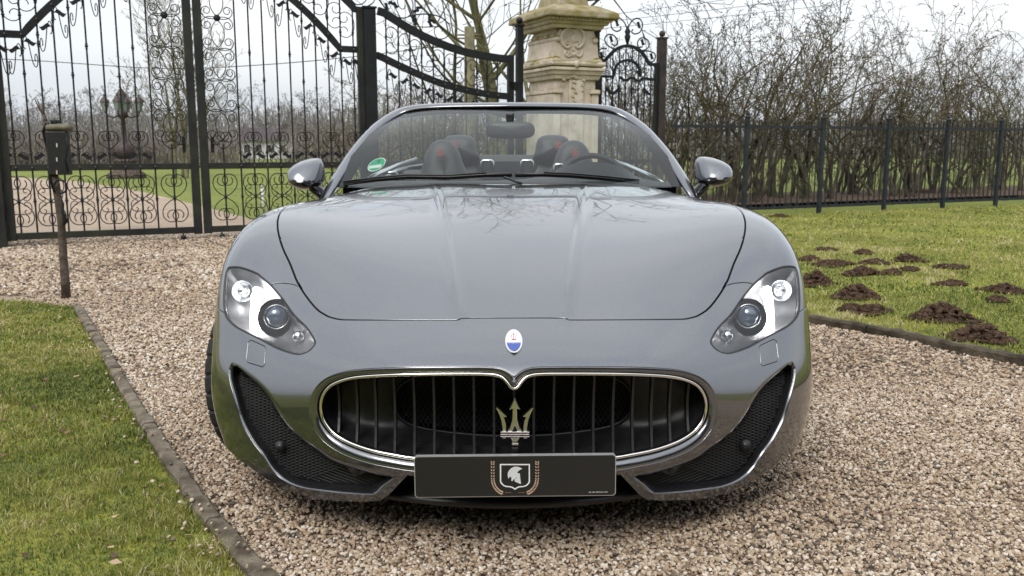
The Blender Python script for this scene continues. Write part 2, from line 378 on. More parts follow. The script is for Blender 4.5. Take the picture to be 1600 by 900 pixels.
# ---- grass blades
M['grass'] = attr_mat('grass_blades', [(0, (.04, .065, .017)), (.25, (.105, .15, .033)), (.5, (.215, .25, .05)), (.70, (.335, .32, .065)), (.86, (.44, .38, .15)), (1, (.56, .48, .30))], rough=.55, trans=.3)
def blades(P, z0, h, w, lean, tone, seed):
    r = np.random.default_rng(seed); n = len(P); a = r.random(n)*6.283; b = a + r.standard_normal(n)*.5
    dx, dy = np.cos(a), np.sin(a); lx, ly = np.cos(b+1.57)*lean*h, np.sin(b+1.57)*lean*h; hh = h*np.sqrt(np.maximum(.08, 1-lean**2*.8))
    V = np.zeros((n, 5, 3)); 
    V[:, 0] = np.stack([P[:, 0]-dx*w, P[:, 1]-dy*w, z0-.004], 1); V[:, 1] = np.stack([P[:, 0]+dx*w, P[:, 1]+dy*w, z0-.004], 1)
    V[:, 2] = np.stack([P[:, 0]+lx*.35+dx*w*.8, P[:, 1]+ly*.35+dy*w*.8, z0+hh*.62], 1); V[:, 3] = np.stack([P[:, 0]+lx*.35-dx*w*.8, P[:, 1]+ly*.35-dy*w*.8, z0+hh*.62], 1)
    V[:, 4] = np.stack([P[:, 0]+lx, P[:, 1]+ly, z0+hh], 1)
    F = np.array([(0,1,2),(0,2,3),(3,2,4)])[None] + (np.arange(n)*5)[:, None, None]
    return V.reshape(-1, 3), F.reshape(-1, 3), np.repeat(tone, 5)
def grass(name, poly, z, zs, label, seed):
    VV = []; FF = []; TT = []; off = 0
    for i, (n, x0, x1, y0, y1, h, w) in enumerate(zs):
        P = scatter(n, x0, x1, y0, y1, seed+i); ok = visible(P) & in_poly(P, poly); P = P[ok]
        big = vnoise(P, 1.5, seed); mid = vnoise(P, 5, seed+1); fine = vnoise(P, 16, seed+2); r = np.random.default_rng(seed+30+i)
        keep = r.random(len(P)) < .35 + .9*fine*.7 + .25*mid; P = P[keep]; big, mid, fine = big[keep], mid[keep], fine[keep]
        k = len(P)
        hh = h*(.35+.9*r.random(k)**1.4)*(.45+.9*mid*fine+.35*fine); lean = np.clip(.45+.55*r.random(k), 0, .98)
        tone = np.clip(.12+.58*big + .35*(mid-.5) + .3*(fine-.5) + .19*r.standard_normal(k) + (r.random(k) < .12)*.4 + .22*np.clip((vnoise(P, 3.3, seed+5)-.6)*8, 0, 1), 0, 1)
        V, F, T = blades(P, np.full(k, z), hh, w*(.6+.8*r.random(k)), lean, tone, seed+60+i)
        VV.append(V); FF.append(F+off); TT.append(T); off += len(V)
    o = link(name, np_mesh(name, np.concatenate(VV), np.concatenate(FF), M['grass'], False, {'tone': np.concatenate(TT)}))
    return tag(o, label, 'grass', kind='stuff')
grass('grass', LP, .016, [(130000, -2.8, -.4, 1.6, 3.2, .032, .0013), (110000, -3.9, -1.1, 3.2, 4.7, .032, .0018), (60000, -5.0, -2.0, 4.7, 6.4, .034, .0026), (45000, -8.0, -2.6, 1.2, 6.6, .034, .003)], 'short mossy green and straw-coloured grass of the lawn beside the edging board', 100)
grass('grass', RP, .022, [(60000, 1.3, 5.5, 3.6, 6.6, .036, .0026), (60000, .2, 8.0, 6.6, 10, .038, .004), (60000, -1.8, 13.5, 10, 17.5, .042, .0065)], 'green grass of the lawn dotted with molehills in front of the fence', 200)

# ---- a few fallen leaves and bits of bark on both lawns
def litter(n, x0, x1, y0, y1, poly, z, seed, label):
    r = np.random.default_rng(seed); P = scatter(n, x0, x1, y0, y1, seed); P = P[in_poly(P, poly)]; n = len(P); a = r.random(n)*6.283; s = .009+.014*r.random(n); tl = r.standard_normal((n, 4))*.006
    V = np.zeros((n, 4, 3))
    for k in range(4):
        an = a + k*math.pi/2; L_ = s*(1 if k % 2 == 0 else .55); V[:, k] = np.stack([P[:, 0]+np.cos(an)*L_, P[:, 1]+np.sin(an)*L_, z+.012+np.abs(tl[:, k])], 1)
    F = np.array([(0, 1, 2, 3)])[None] + (np.arange(n)*4)[:, None, None]
    tag(link('fallen_leaves', np_mesh('fallen_leaves', V.reshape(-1, 3), F.reshape(-1, 4), M['dead_leaf'], False, {'tone': np.repeat(r.random(n), 4)})), label, 'leaves', kind='stuff')
M['dead_leaf'] = attr_mat('dead_leaves', [(0, (.05, .03, .02)), (.4, (.14, .08, .045)), (.7, (.26, .16, .09)), (1, (.42, .33, .22))], rough=.8)
litter(420, -5, -.5, 1.6, 6.3, LP, .016, 401, 'small brown fallen leaves scattered on the lawn beside the edging board')
litter(500, .5, 9, 4, 14, RP, .022, 402, 'small brown fallen leaves scattered among the molehills')

# ---- edging boards
M['edging'] = mat('old_edging', (.075, .060, .042), .9, 0, 0, 13, .8, 60, col2=(.20, .17, .13), spec=.2, detail=8)
M['edging_dark'] = mat('old_dark_edging', (.04, .032, .024), .9, 0, 0, 9, .7, 70, col2=(.12, .10, .07), spec=.2)
def edging(name, path, w, h, m, label, piece, seed):
    root = empty(name, (path[0].x, path[0].y, 0)); tag(root, label, 'edging', 'edging boards of the drive')
    r = random.Random(seed); pts = []
    for a, b in zip(path, path[1:]):
        k = max(1, int((b-a).length/.05))
        for i in range(k): pts.append(a + (b-a)*(i/k))
    pts.append(path[-1])
    run = []; acc = 0; prev = pts[0]; segs = []
    for p in pts:
        acc += (p-prev).length; prev = p; run.append(p)
        if acc > piece: segs.append(run); run = [p]; acc = 0
    if len(run) > 1: segs.append(run)
    for sg in segs:
        b = MB(); P = []; jz, jo = r.uniform(-.005, .005), r.uniform(-.006, .006)
        for i, p in enumerate(sg):
            q = sg[min(i+1, len(sg)-1)] - sg[max(i-1, 0)]; q.normalize(); nrm = Vector((-q.y, q.x))
            e = q*(.004 if i == 0 else (-.004 if i == len(sg)-1 else 0)); c = p + e
            ww = w/2 + r.uniform(-.003, .003); hh = h + jz + r.uniform(-.004, .004)
            prof = [(-ww, -.06), (-ww, hh-.012), (-ww+.01, hh), (ww-.01, hh+r.uniform(-.003, .003)), (ww, hh-.012), (ww, -.06)]
            P.append([(c.x+nrm.x*(u+jo)-root.location.x, c.y+nrm.y*(u+jo)-root.location.y, v) for u, v in prof])
        b.grid(P, smooth=False); n = len(P[0])
        b.f.append(tuple(range(n))); b.f.append(tuple((len(P)-1)*n+k for k in range(n-1, -1, -1))); b.sm += [False]*2; b.mi += [0]*2
        b.build('board', m, root)
    return root
edging('garden_edging', KL[:8], .054, .050, M['edging'], 'weathered grey-brown edging board between mossy lawn and gravel', 1.0, 3)
edging('garden_edging', KR[:10], .060, .065, M['edging_dark'], 'dark mossy edging board between gravel and molehill lawn', 1.0, 4)

# ---- molehills
M['soil'] = mat('fresh_soil', (.032, .019, .013), .95, 0, 0, 40, .6, 150, col2=(.095, .06, .04), spec=.15)
def molehill(c, rx, ry, h, label, seed):
    r = np.random.default_rng(seed); root = empty('molehill', (c.x, c.y, .02)); tag(root, label, 'molehill', 'molehills on the lawn')
    n = 330; t = r.random(n)**.5; a = r.random(n)*6.283; t[260:] = .95+.4*r.random(n-260)**1.5
    lob = 1+.25*np.sin(a*2+seed)+.18*np.sin(a*3+seed*2.1)
    P = np.stack([np.cos(a)*t*rx*lob, np.sin(a)*t*ry*lob], 1); z = np.maximum(.012, h*(1-t**1.6)*(.6+.5*vnoise(P+50, 14, seed % 50)))
    s = (.012+.02*r.random(n)**2)*max(1, rx/.16)*.9; s[260:] *= .6
    V, F, T = pebbles(P, s, z, seed+7)
    V[:, 2] = V[:, 2] + (V[:, 2]-0)*.15
    link('clods', np_mesh('clods', V, F, M['soil'], False), root)['kind'] = 'stuff'
    b = MB(); G = []
    for i in range(7):
        tt = i/6; G.append([(math.cos(k/22*6.2832)*tt*rx*1.02*(1+.25*math.sin(k/22*12.566+seed)), math.sin(k/22*6.2832)*tt*ry*1.02*(1+.2*math.sin(k/22*18.85+seed)), h*.75*(1-tt**1.6)-.015*tt) for k in range(23)])
    b.grid(G); b.build('mound', M['soil'], root)
MH = [(1357, 397, 22, 13, 'small low molehill closest to the foot of the fence post line, thin and flat'),]
hills = [  # centre px, base px row, half width px, height px, label
 (1280, 452, 32, 26, 'broad molehill at the car\'s wing, partly hidden by the headlight corner'),
 (1268, 412, 18, 9, 'flat molehill just behind the one at the car\'s wing'),
 (1305, 421, 30, 12, 'long low molehill behind the one at the car\'s wing'),
 (1352, 436, 28, 18, 'rounded molehill in the middle of the cluster, twice as wide as high'),
 (1372, 418, 20, 12, 'low molehill behind the rounded one in the middle of the cluster'),
 (1353, 402, 11, 13, 'small peaked molehill standing apart at the back of the cluster'),
 (1291, 396, 13, 7, 'small flat molehill at the back of the cluster beside bare grass'),
 (1424, 414, 20, 17, 'tall dark molehill at the back of the cluster'),
 (1398, 434, 15, 10, 'small molehill beside the rounded middle one'),
 (1424, 428, 13, 8, 'small flat molehill in front of the tall dark one'),
 (1348, 474, 40, 24, 'wide dark molehill with a second heap right in front of it'),
 (1366, 498, 28, 22, 'crumbly molehill heaped against the wide dark one towards the edging'),
 (1332, 492, 15, 12, 'little heap of soil at the side of the crumbly molehill'),
 (1490, 452, 18, 9, 'low molehill standing alone on open grass'),
 (1492, 425, 20, 8, 'thin flat molehill alone on open grass further from the edging'),
 (1482, 512, 44, 34, 'largest molehill with loose soil spilling down its side'),
 (1545, 543, 46, 30, 'broad rough molehill right behind the edging board'),
 (1580, 464, 32, 16, 'wide flat molehill with a smaller heap in front'),
 (1562, 478, 16, 8, 'small heap in front of the wide flat molehill'),
 (1440, 304, 26, 6, 'dark scraped patch of soil behind the fence'),
 (1220, 342, 14, 6, 'low molehill close to the fence beside the car'),
]
for i, (cx, by, hw, hp, lab) in enumerate(hills):
    g = on_ground(cx, by); D = g.y*CP + CAM_H*SP; rx = hw/F_PX*D; ry = rx*.75
    molehill(Vector((g.x, g.y+ry*.8)), rx*.95, ry*.9, max(.028, hp/F_PX*D*.70), lab, 300+i*7)
# ------------------------------------------------------------------ wrought iron
def scroll1(th0, turn, p=2.2, n=26, flip=1):
    """one-ended scroll from the origin: a straight start that winds into a spiral"""
    pts = [(0., 0.)]; x = y = 0
    for i in range(n):
        t = (i+.5)/n; th = th0 + turn*t**p; x += math.cos(th)/n; y += math.sin(th)/n; pts.append((x*flip, y))
    return pts
def scroll2(th0, turn, bend, p=2.4, n=34, s=1):
    """scroll with a spiral at both ends (s=1: C shape, s=-1: S shape)"""
    pts = []; x = y = 0
    for i in range(n+1):
        t = i/n; q = 2*t-1
        th = th0 + bend*q + turn*(abs(q)**p)*(1 if q > 0 else -1)*(1 if (s == 1 or q > 0) else -1)
        x += math.cos(th)/n; y += math.sin(th)/n; pts.append((x, y))
    cx = sum(p[0] for p in pts)/len(pts); cy = sum(p[1] for p in pts)/len(pts)
    return [(a-cx, b-cy) for a, b in pts]
def fit(pts, w=None, h=None, ox=0, oy=0):
    xs = [p[0] for p in pts]; ys = [p[1] for p in pts]
    k = (w/(max(xs)-min(xs))) if w else (h/(max(ys)-min(ys)))
    return [(p[0]*k+ox, p[1]*k+oy) for p in pts]
IR = M['iron']
def flat_mesh(name, lines, r=.006, n=5, m=None):
    b = MB()
    for ln in lines: b.tube([(x, 0, z) for x, z in ln], r, n)
    return b.mesh(name, m or IR)
def heart_lines(h, inv=1):
    a = fit(scroll1(math.radians(28), math.radians(470), 1.75), h=h); return [[(x*s, z*inv) for x, z in a] for s in (1, -1)]
ME_heart = flat_mesh('scroll', heart_lines(.27))
ME_heart_dn = flat_mesh('scroll', heart_lines(.27, -1))
ME_heart_s = flat_mesh('scroll', heart_lines(.2))
ME_c = flat_mesh('scroll', [fit(scroll2(math.pi/2, math.radians(230), math.radians(75)), h=.13)], .005)
_t = fit(scroll2(math.radians(-60), math.radians(330), math.radians(35), 2.2, 40, -1), h=.32); _w = max(p[0] for p in _t)-min(p[0] for p in _t)
ME_tail = flat_mesh('scroll', [[(x*.125/_w, z) for x, z in _t]], .0055)
ME_curl = flat_mesh('scroll', [fit(scroll2(math.pi/2, math.radians(290), math.radians(95), 2.0, 40), h=.30)], .0055)
def leaf_poly(w=.125):
    up = []; dn = []
    for i in range(15):
        t = i/14; z = .018*math.sin(t*6.283); k = .021*math.sin(math.pi*t)**.7*(1.25 if .2 < t < .8 else .9)
        up.append(((t-.5)*w, z+k)); dn.append(((t-.5)*w, z-k))
    return dn + up[::-1]
ME_leaf = MB().prism(leaf_poly(), -.006, .006).mesh('iron_leaf', IR)
def ring_lines(r, n=28): return [[(r*math.cos(6.2832*k/n), r*math.sin(6.2832*k/n)) for k in range(n+1)]]
def vesica_unit():
    L = []
    for s in (1, -1):
        L.append([(s*(.075-.20+.20*math.cos(a)), .20*math.sin(a)) for a in [(-1+2*k/18)*.90 for k in range(19)]])   # pointed oval
        for v in (1, -1):
            c = fit(scroll1(math.radians(-12), math.radians(520), 1.9), w=.172)
            L.append([(s*x, v*(.178 - z)) for x, z in c])
    return L
ME_ves = flat_mesh('lattice_scroll', vesica_unit(), .0055)
ME_disc = MB().lathe([(.001, -.012), (.035, -.01), (.04, 0), (.035, .01), (.001, .012)], 14, axis='y').mesh('disc', IR)
ME_riv = MB().lathe([(.001, -.014), (.009, -.011), (.012, 0)], 8, axis='y').mesh('rivet', M['rivet'])
def place(name, me, parent, x, z, y=0, mirror=False, rot=0):
    o = link(name, me, parent); o.location = (x, y, z)
    if mirror: o.scale.x = -1
    if rot: o.rotation_euler = (0, rot, 0)
    return o
def strap(b, path, w, d):
    """flat bar of width w (in the gate plane) and depth d swept along (x,z) points"""
    P = []; n = len(path)
    for i in range(n):
        a, c = path[max(0, i-1)], path[min(n-1, i+1)]; t = Vector((c[0]-a[0], c[1]-a[1])).normalized(); q = Vector((-t.y, t.x))*(w/2); x, z = path[i]
        P.append([(x+q.x, -d/2, z+q.y), (x-q.x, -d/2, z-q.y), (x-q.x, d/2, z-q.y), (x+q.x, d/2, z+q.y), (x+q.x, -d/2, z+q.y)])
    b.grid(P, smooth=False); b.add(P[0][:4], [(0, 1, 2, 3)]); b.add(P[-1][:4], [(3, 2, 1, 0)])
    return b
def bar_mesh(z0, z1, knots, r=.0095):
    zs = [(z0, r)]
    for k in sorted(knots):
        if z0+.04 < k < z1-.04: zs += [(k-.035, r), (k-.028, r*1.5), (k-.016, r*1.15), (k, r*2.1), (k+.016, r*1.15), (k+.028, r*1.5), (k+.035, r)]
    zs.append((z1, r)); return MB().lathe([(rr, zz) for zz, rr in zs], 6, smooth=False).mesh('bar', IR)
def interp(path, x):
    for (a, za), (b, zb) in zip(path, path[1:]):
        if min(a, b) <= x <= max(a, b): return za + (zb-za)*(x-a)/(b-a)
    return path[-1][1]

def gate_leaf(s0, W, mirror, label):
    o = G0 + GD*s0; root = empty('iron_gate', (o.x, o.y, 0), GA); tag(root, label, 'gate', 'leaves of the double gate')
    X = (lambda a: W-a) if mirror else (lambda a: a)
    def rng_box(name, a0, a1, z0, z1, d, m=M['iron_weathered'], y=0):
        x0, x1 = sorted((X(a0), X(a1))); return MB().box((x0, y-d/2, z0), (x1, y+d/2, z1)).build(name, m, root, bevel=.004)
    arch = [(0.05, 2.27), (.30, 2.27)] + [(.30+1.6*u, 2.27+.95*(1-(1-u)**2)) for u in [k/22 for k in range(1, 23)]]
    arch2 = [(0.0, 2.74), (.10, 2.75)] + [(.10+1.8*u, 2.75+.85*(1-(1-u)**2)) for u in [k/22 for k in range(1, 23)]]
    rng_box('stile', 0, .085, .075, 2.76, .06)
    rng_box('stile', W-.095, W-.002, .075, 3.62, .06)
    rng_box('rail', .085, W-.095, .085, .158, .045); rng_box('rail', .085, W-.095, .83, .902, .045)
    for pth in (arch, arch2):
        b = MB(); strap(b, [(X(a), z) for a, z in pth], .078, .04); b.build('arch_rail', IR, root, bevel=.003)
    r = random.Random(7 if mirror else 3); N = 11
    bars = [.135+.156*i for i in range(N-1)]
    for i, a in enumerate(bars):
        zt = interp(arch2, a); zi = interp(arch, a)
        kn = [.5, 1.02, 1.55+.35*(i % 3)*.9, zi-.16, zi+.2]
        link('bar', bar_mesh(.158, zt, kn), root).location = (X(a), 0, 0)
        if i % 2 == 0 or True:
            for z in (.866, interp(arch, a)): place('rivet', ME_riv, root, X(a), z, -.024)
    # scrollwork of the lower panel, between the rails
    cs = [bars[k] for k in range(0, N-1, 2)] + [1.732]
    for j, a in enumerate(cs):
        x = X(a)
        place('scroll', ME_heart, root, x, .50); place('scroll', ME_heart_dn, root, x, .495)
        if a < 1.6:
            for sx in (-1, 1):
                for sz in (-1, 1): place('scroll', ME_c, root, x+sx*.085, .5+sz*.072, 0, mirror=(sx < 0))
        place('scroll', ME_heart_s, root, x, 1.06)
        if a < 1.6:
            for sx in (-1, 1):
                place('iron_leaf', ME_leaf, root, x+sx*.078, .985, 0, mirror=sx < 0)
                place('scroll', ME_c, root, x+sx*.085, .965, 0, mirror=(sx < 0))
    link('bar', bar_mesh(.158, 1.12, [.5]), root).location = (X(1.732), 0, 0)
    # lattice strip beside the meeting stile
    z = 1.33; 
    while z < 3.3:
        place('lattice_scroll', ME_ves, root, X(1.732), z)
        z += .35
    for z in (2.62,): place('disc', ME_disc, root, X(1.732), 2.555)
    # leaves and tails under the arch, curls above it
    for i in range(N-2):
        a = (bars[i]+bars[i+1])/2; zi = interp(arch, a)
        place('iron_leaf', ME_leaf, root, X(a), zi-.155, 0, mirror=(i % 2 == 0) ^ mirror)
        place('scroll', ME_tail, root, X(a), zi-.26, 0, mirror=(i % 2 == 0) ^ mirror)
        zz = (zi + interp(arch2, a))/2
        if i < 5: place('scroll', ME_curl, root, X(a), zz, 0, mirror=(i % 2 == 0) ^ mirror)
    place('iron_leaf', ME_leaf, root, X(.10), 2.12)
    place('scroll', ME_tail, root, X(.10), 2.0)
    # drop bolt and castor at the meeting side
    MB().tube([(X(1.80), -.02, .10), (X(1.80), -.02, .035)], .008, 6).lathe([(.001, -.012), (.03, -.012), (.034, 0), (.03, .012), (.001, .012)], 12, (X(1.80), -.03, .036), 'y').build('castor', IR, root)
    MB().box((X(1.86)-.018, -.06, 1.02), (X(1.86)+.018, -.03, 1.2)).tube([(X(1.86), -.06, 1.12), (X(1.86), -.1, 1.12), (X(1.78), -.1, 1.12)], .009, 6).build('latch', IR, root)
    return root
gate_leaf(-.10, 2.02, False, 'black wrought iron gate leaf hinged on the post behind the crooked wooden post')
gate_leaf(1.935, 2.0, True, 'black wrought iron gate leaf hinged on the square post beside the curved fence panel')

def post(name, s, w, z1, m, label, ball=False, off=0, d=None):
    o = G0 + GD*s + GN*off; root = empty(name, (o.x, o.y, 0), GA); tag(root, label, 'post', 'iron posts of the gate line'); d = d or w
    MB().box((-w/2, -d/2, -.05), (w/2, d/2, z1)).build('shaft', m, root, bevel=.006)
    b = MB().box((-w/2-.012, -d/2-.012, z1), (w/2+.012, d/2+.012, z1+.025)); b.build('cap', m, root, bevel=.004)
    if ball: MB().lathe([(.02, z1+.02), (.018, z1+.04)], 8).ball((0, 0, z1+.075), .045).build('ball', m, root)
    return root
sL = gate_s(6, 300)[0]
post('gate_post', -.20, .19, 3.0, M['iron_weathered'], 'thick weathered black gate post behind the crooked wooden post', d=.16)
MB().box((-.06, -.10, 1.02), (.02, -.078, 1.18)).build('lock_plate', IR, bpy.data.objects['gate_post'], bevel=.003)
sM = gate_s(577, 90)[0]
post('gate_post', sM, .15, gate_s(577, 14)[1], IR, 'square black gate post between the gate leaf and the curved fence panel')

# wing panel with hanging rails
wp = empty('curved_fence', G0 + GD*sM, GA); tag(wp, 'black iron fence panel with two sagging curved rails beside the stone pillar', 'fence panel')
def gl(px, py): s, z = gate_s(px, py); return (s-sM, z)
top = [gl(*p) for p in ((590, 17), (600, 20), (620, 33), (640, 45), (660, 56), (680, 65), (700, 73), (720, 79.5), (740, 84.5), (760, 88), (780, 91), (801, 93))]
low = [gl(*p) for p in ((588, 86), (600, 91), (620, 101), (640, 110), (660, 119), (680, 127), (700, 134), (720, 139), (740, 143.5), (760, 147), (780, 149.5), (797, 151))]
b = MB(); strap(b, top, .095, .045); b.build('rail', IR, wp, bevel=.003)
b = MB(); strap(b, low, .085, .045); b.build('rail', IR, wp, bevel=.003)
xe = gl(799, 120)[0]
for z0, z1 in ((.09, .16), (.83, .9)): MB().box((.07, -.022, z0), (xe-.05, .022, z1)).build('rail', M['iron_weathered'], wp, bevel=.003)
MB().box((xe-.055, -.03, .07), (xe+.03, .03, gl(799, 90)[1]+.03)).build('stile', IR, wp, bevel=.004)
bx_ = [gl(p, 100)[0] for p in (604, 623, 641, 659, 677, 694, 711, 728, 745, 761, 777)]
for i, a in enumerate(bx_):
    zt, zl = interp(top, a), interp(low, a)
    link('bar', bar_mesh(.16, zt, [.5, 1.02, zl-.22, (zl+zt)/2]), wp).location = (a, 0, 0)
    place('rivet', ME_riv, wp, a, zl, -.026)
    if i < len(bx_)-1:
        c = (a+bx_[i+1])/2; zt, zl = interp(top, c), interp(low, c)
        k = link('scroll', ME_curl, wp); k.location = (c, 0, (zt+zl)/2); k.scale = ((-1 if i % 2 else 1)*.9, 1, min(1.1, (zt-zl-.1)/.30))
        place('iron_leaf', ME_leaf, wp, c, zl-.16, 0, mirror=bool(i % 2)); place('scroll', ME_tail, wp, c, zl-.25, 0, mirror=bool(i % 2))
    if i % 2 == 0:
        place('scroll', ME_heart, wp, a, .5); place('scroll', ME_heart_dn, wp, a, .495); place('scroll', ME_heart_s, wp, a, 1.06)
# vine on its top rail
def vine(name, pts, r=.009):
    return MB().tube([(x, 0, z) for x, z in pts], [r*(1-.45*i/len(pts)) for i in range(len(pts))], 6).build(name, IR, wp)
def pxline(L): return [gl(*p) for p in L]
def cr(pts, k=6):
    """Catmull-Rom through 2D points"""
    o = []
    for i in range(len(pts)-1):
        p0, p1, p2, p3 = pts[max(i-1, 0)], pts[i], pts[i+1], pts[min(i+2, len(pts)-1)]
        for j in range(k):
            t = j/k; o.append(tuple(.5*((2*b)+(c-a)*t+(2*a-5*b+4*c-d)*t*t+(3*b-a-3*c+d)*t**3) for a, b, c, d in zip(p0, p1, p2, p3)))
    o.append(tuple(pts[-1])); return o
for L_ in ([(586, -10), (594, 2), (606, 17), (622, 27), (636, 27), (644, 18), (645, 5), (640, -6), (632, -12), (624, -8), (621, 2), (625, 12), (631, 14), (633, 8)],
           [(638, 26), (650, 23), (668, 22), (684, 25), (696, 32), (703, 42), (702, 53), (694, 60), (684, 60), (679, 52), (680, 44), (687, 40), (692, 44), (690, 50)],
           [(545, -6), (555, 6), (566, 6), (573, -2), (574, -14)], [(574, 10), (583, 4), (588, -6)]):
    vine('vine_scroll', cr(pxline(L_)))
for (px, py, rot) in ((604, 10, .6), (612, 5, -.4), (618, 8, .2), (650, 17, -1.0), (655, 12, -.9), (646, 29, .9), (650, 34, .7), (671, 28, .9), (676, 33, -.3), (672, 37, .4)):
    a, z = gl(px, py); lf = place('iron_leaf', ME_leaf, wp, a, z, 0, rot=rot); lf.scale = (.8, 1, .9)
wl = copy_tree(wp); wl.scale.x = -1; wl.location = G0 + GD*-.30; wl['label'] = 'black iron fence panel with sagging rails beyond the thick weathered gate post'
sP = gate_s(811.5, 100)[0]
post('slim_post', sP, .085, gate_s(811, 41)[1], IR, 'slim black post with a ball finial touching the left flank of the stone pillar', True)
MB().box((sP-.16, -.03, gate_s(805, 140)[1]), (sP-.03, .03, gate_s(805, 128)[1])).build('hinge_bracket', IR, wp).location.x = -sM

# ------------------------------------------------------------------ stone pillar
def stone_mat():
    m = bpy.data.materials.new('sandstone'); m.use_nodes = True; n = m.node_tree.nodes; l = m.node_tree.links.new
    b = n['Principled BSDF']; b.inputs['Roughness'].default_value = .9; b.inputs['Specular IOR Level'].default_value = .2
    g = n.new('ShaderNodeNewGeometry'); t = n.new('ShaderNodeTexCoord')
    z = n.new('ShaderNodeTexNoise'); z.inputs['Scale'].default_value = 5; z.inputs['Detail'].default_value = 8; z.inputs['Roughness'].default_value = .65; l(t.outputs['Object'], z.inputs[0])
    r = ramp(n, [(.3, (.34, .29, .235)), (.5, (.50, .43, .355)), (.72, (.60, .54, .46))]); l(z.outputs[0], r.inputs[0])
    sp = n.new('ShaderNodeSeparateXYZ'); l(g.outputs['Normal'], sp.inputs[0])
    z2 = n.new('ShaderNodeTexNoise'); z2.inputs['Scale'].default_value = 9; z2.inputs['Detail'].default_value = 6; l(t.outputs['Object'], z2.inputs[0])
    ad = n.new('ShaderNodeMath'); ad.operation = 'MULTIPLY_ADD'; ad.inputs[1].default_value = .75; l(sp.outputs['Z'], ad.inputs[0]); l(z2.outputs[0], ad.inputs[2])
    mr = ramp(n, [(.72, (0, 0, 0)), (.95, (1, 1, 1))]); l(ad.outputs[0], mr.inputs[0])
    ms = n.new('ShaderNodeTexNoise'); ms.inputs['Scale'].default_value = 22; l(t.outputs['Object'], ms.inputs[0])
    rm = ramp(n, [(.3, (.10, .09, .02)), (.55, (.22, .18, .03)), (.7, (.20, .19, .12))]); l(ms.outputs[0], rm.inputs[0])
    mx = n.new('ShaderNodeMix'); mx.data_type = 'RGBA'; l(mr.outputs[0], mx.inputs[0]); l(r.outputs[0], mx.inputs[6]); l(rm.outputs[0], mx.inputs[7]); l(mx.outputs[2], b.inputs['Base Color'])
    z3 = n.new('ShaderNodeTexNoise'); z3.inputs['Scale'].default_value = 60; z3.inputs['Detail'].default_value = 5; l(t.outputs['Object'], z3.inputs[0])
    bp = n.new('ShaderNodeBump'); bp.inputs['Strength'].default_value = .5; bp.inputs['Distance'].default_value = .01; l(z3.outputs[0], bp.inputs['Height']); l(bp.outputs[0], b.inputs['Normal'])
    return m
M['stone'] = stone_mat()
M['stone_moss'] = mat('mossy_slab', (.20, .165, .06), .95, 0, 0, 7, .8, 40, col2=(.33, .29, .21), spec=.15, detail=8)
fo = .36
s0p, _ = gate_s(866, 120, fo); s1p, _ = gate_s(936, 120, fo); sc_ = (s0p+s1p)/2; w_ = (s1p-s0p); hd = .42; hw_ = w_/2
pc = G0 + GD*sc_ + GN*(fo-hd)
pil = empty('stone_pillar', (pc.x, pc.y, 0), GA); tag(pil, 'carved sandstone gate pillar with scroll cartouche and mossy cap', 'pillar')
zpx = lambda py: gate_s(890, py, fo)[1]
def slab(name, z0, z1, e0, e1=None, m=M['stone'], bev=.008):
    e1 = e0 if e1 is None else e1
    vs = []
    for z, e in ((z0, e0), (z1, e1)): vs += [(-hw_-e, -hd-e, z), (hw_+e, -hd-e, z), (hw_+e, hd+e, z), (-hw_-e, hd+e, z)]
    return MB().add(vs, [(3,2,1,0),(4,5,6,7),(0,1,5,4),(1,2,6,5),(2,3,7,6),(3,0,4,7)]).build(name, m, pil, bevel=bev)
S_ = M['stone']
slab('plinth', -.1, .35, .12, .12); slab('plinth_moulding', .35, .45, .10, .03)
slab('shaft', .45, zpx(118), -.035)
for sx in (-1, 1):   # pilaster strips on the corners with small capitals
    MB().box((sx*hw_-(.0 if sx > 0 else 0)-.10*(sx > 0), -hd-.0, .45), (sx*hw_+.10*(sx < 0), hd, zpx(146))).build('pilaster', S_, pil, bevel=.008)
    MB().box((sx*hw_-.13*(sx > 0)-.012*(sx < 0), -hd-.025, zpx(146)), (sx*hw_+.13*(sx < 0)+.012*(sx > 0), hd+.02, zpx(139))).build('pilaster_capital', S_, pil, bevel=.01)
MB().box((-.11, -hd+.0, .6), (.11, -hd+.05, zpx(124))).build('centre_panel', S_, pil, bevel=.01)
slab('moulding', zpx(124), zpx(117), -.0, .02); slab('moulding', zpx(117), zpx(110), .03, .05); slab('moulding', zpx(110), zpx(105), .065, .065)
slab('volute_base', zpx(105), zpx(99), .0, .0); slab('moulding', zpx(103.5), zpx(95), .075, .075, bev=.03)
slab('block', zpx(95), zpx(44), -.07, -.07)
# scroll flanks: profile in (depth-independent) x-z swept through the depth
zb, zt = zpx(95), zpx(46)
for sx in (-1, 1):
    prof = []
    for k in range(21):
        t = k/20; e = .10*(1-t)**2.2 + .03*math.sin(t*math.pi*1.1)*t*2; prof.append((sx*(hw_-.10+e+.03), zb+(zt-zb)*t))
    poly = prof + [(0, zt), (0, zb)]
    if sx > 0: poly = poly
    MB().prism(poly, -hd+.02, hd-.02).build('scroll_flank', S_, pil)
    MB().lathe([(.001, -hd-.03), (.05, -hd-.03), (.075, -hd-.01), (.075, hd+.01), (.05, hd+.03), (.001, hd+.03)], 18, (sx*(hw_-.03), 0, zpx(97)), 'y').build('volute', S_, pil)
    MB().lathe([(.001, -hd-.045), (.022, -hd-.04), (.03, -hd-.02)], 12, (sx*(hw_-.03), 0, zpx(97)), 'y').build('volute_eye', S_, pil)
    MB().lathe([(.001, -hd-.01), (.03, -hd-.01), (.045, -hd+.01), (.045, hd-.01), (.001, hd)], 14, (sx*(hw_-.06), 0, zpx(61)), 'y').build('volute', S_, pil)
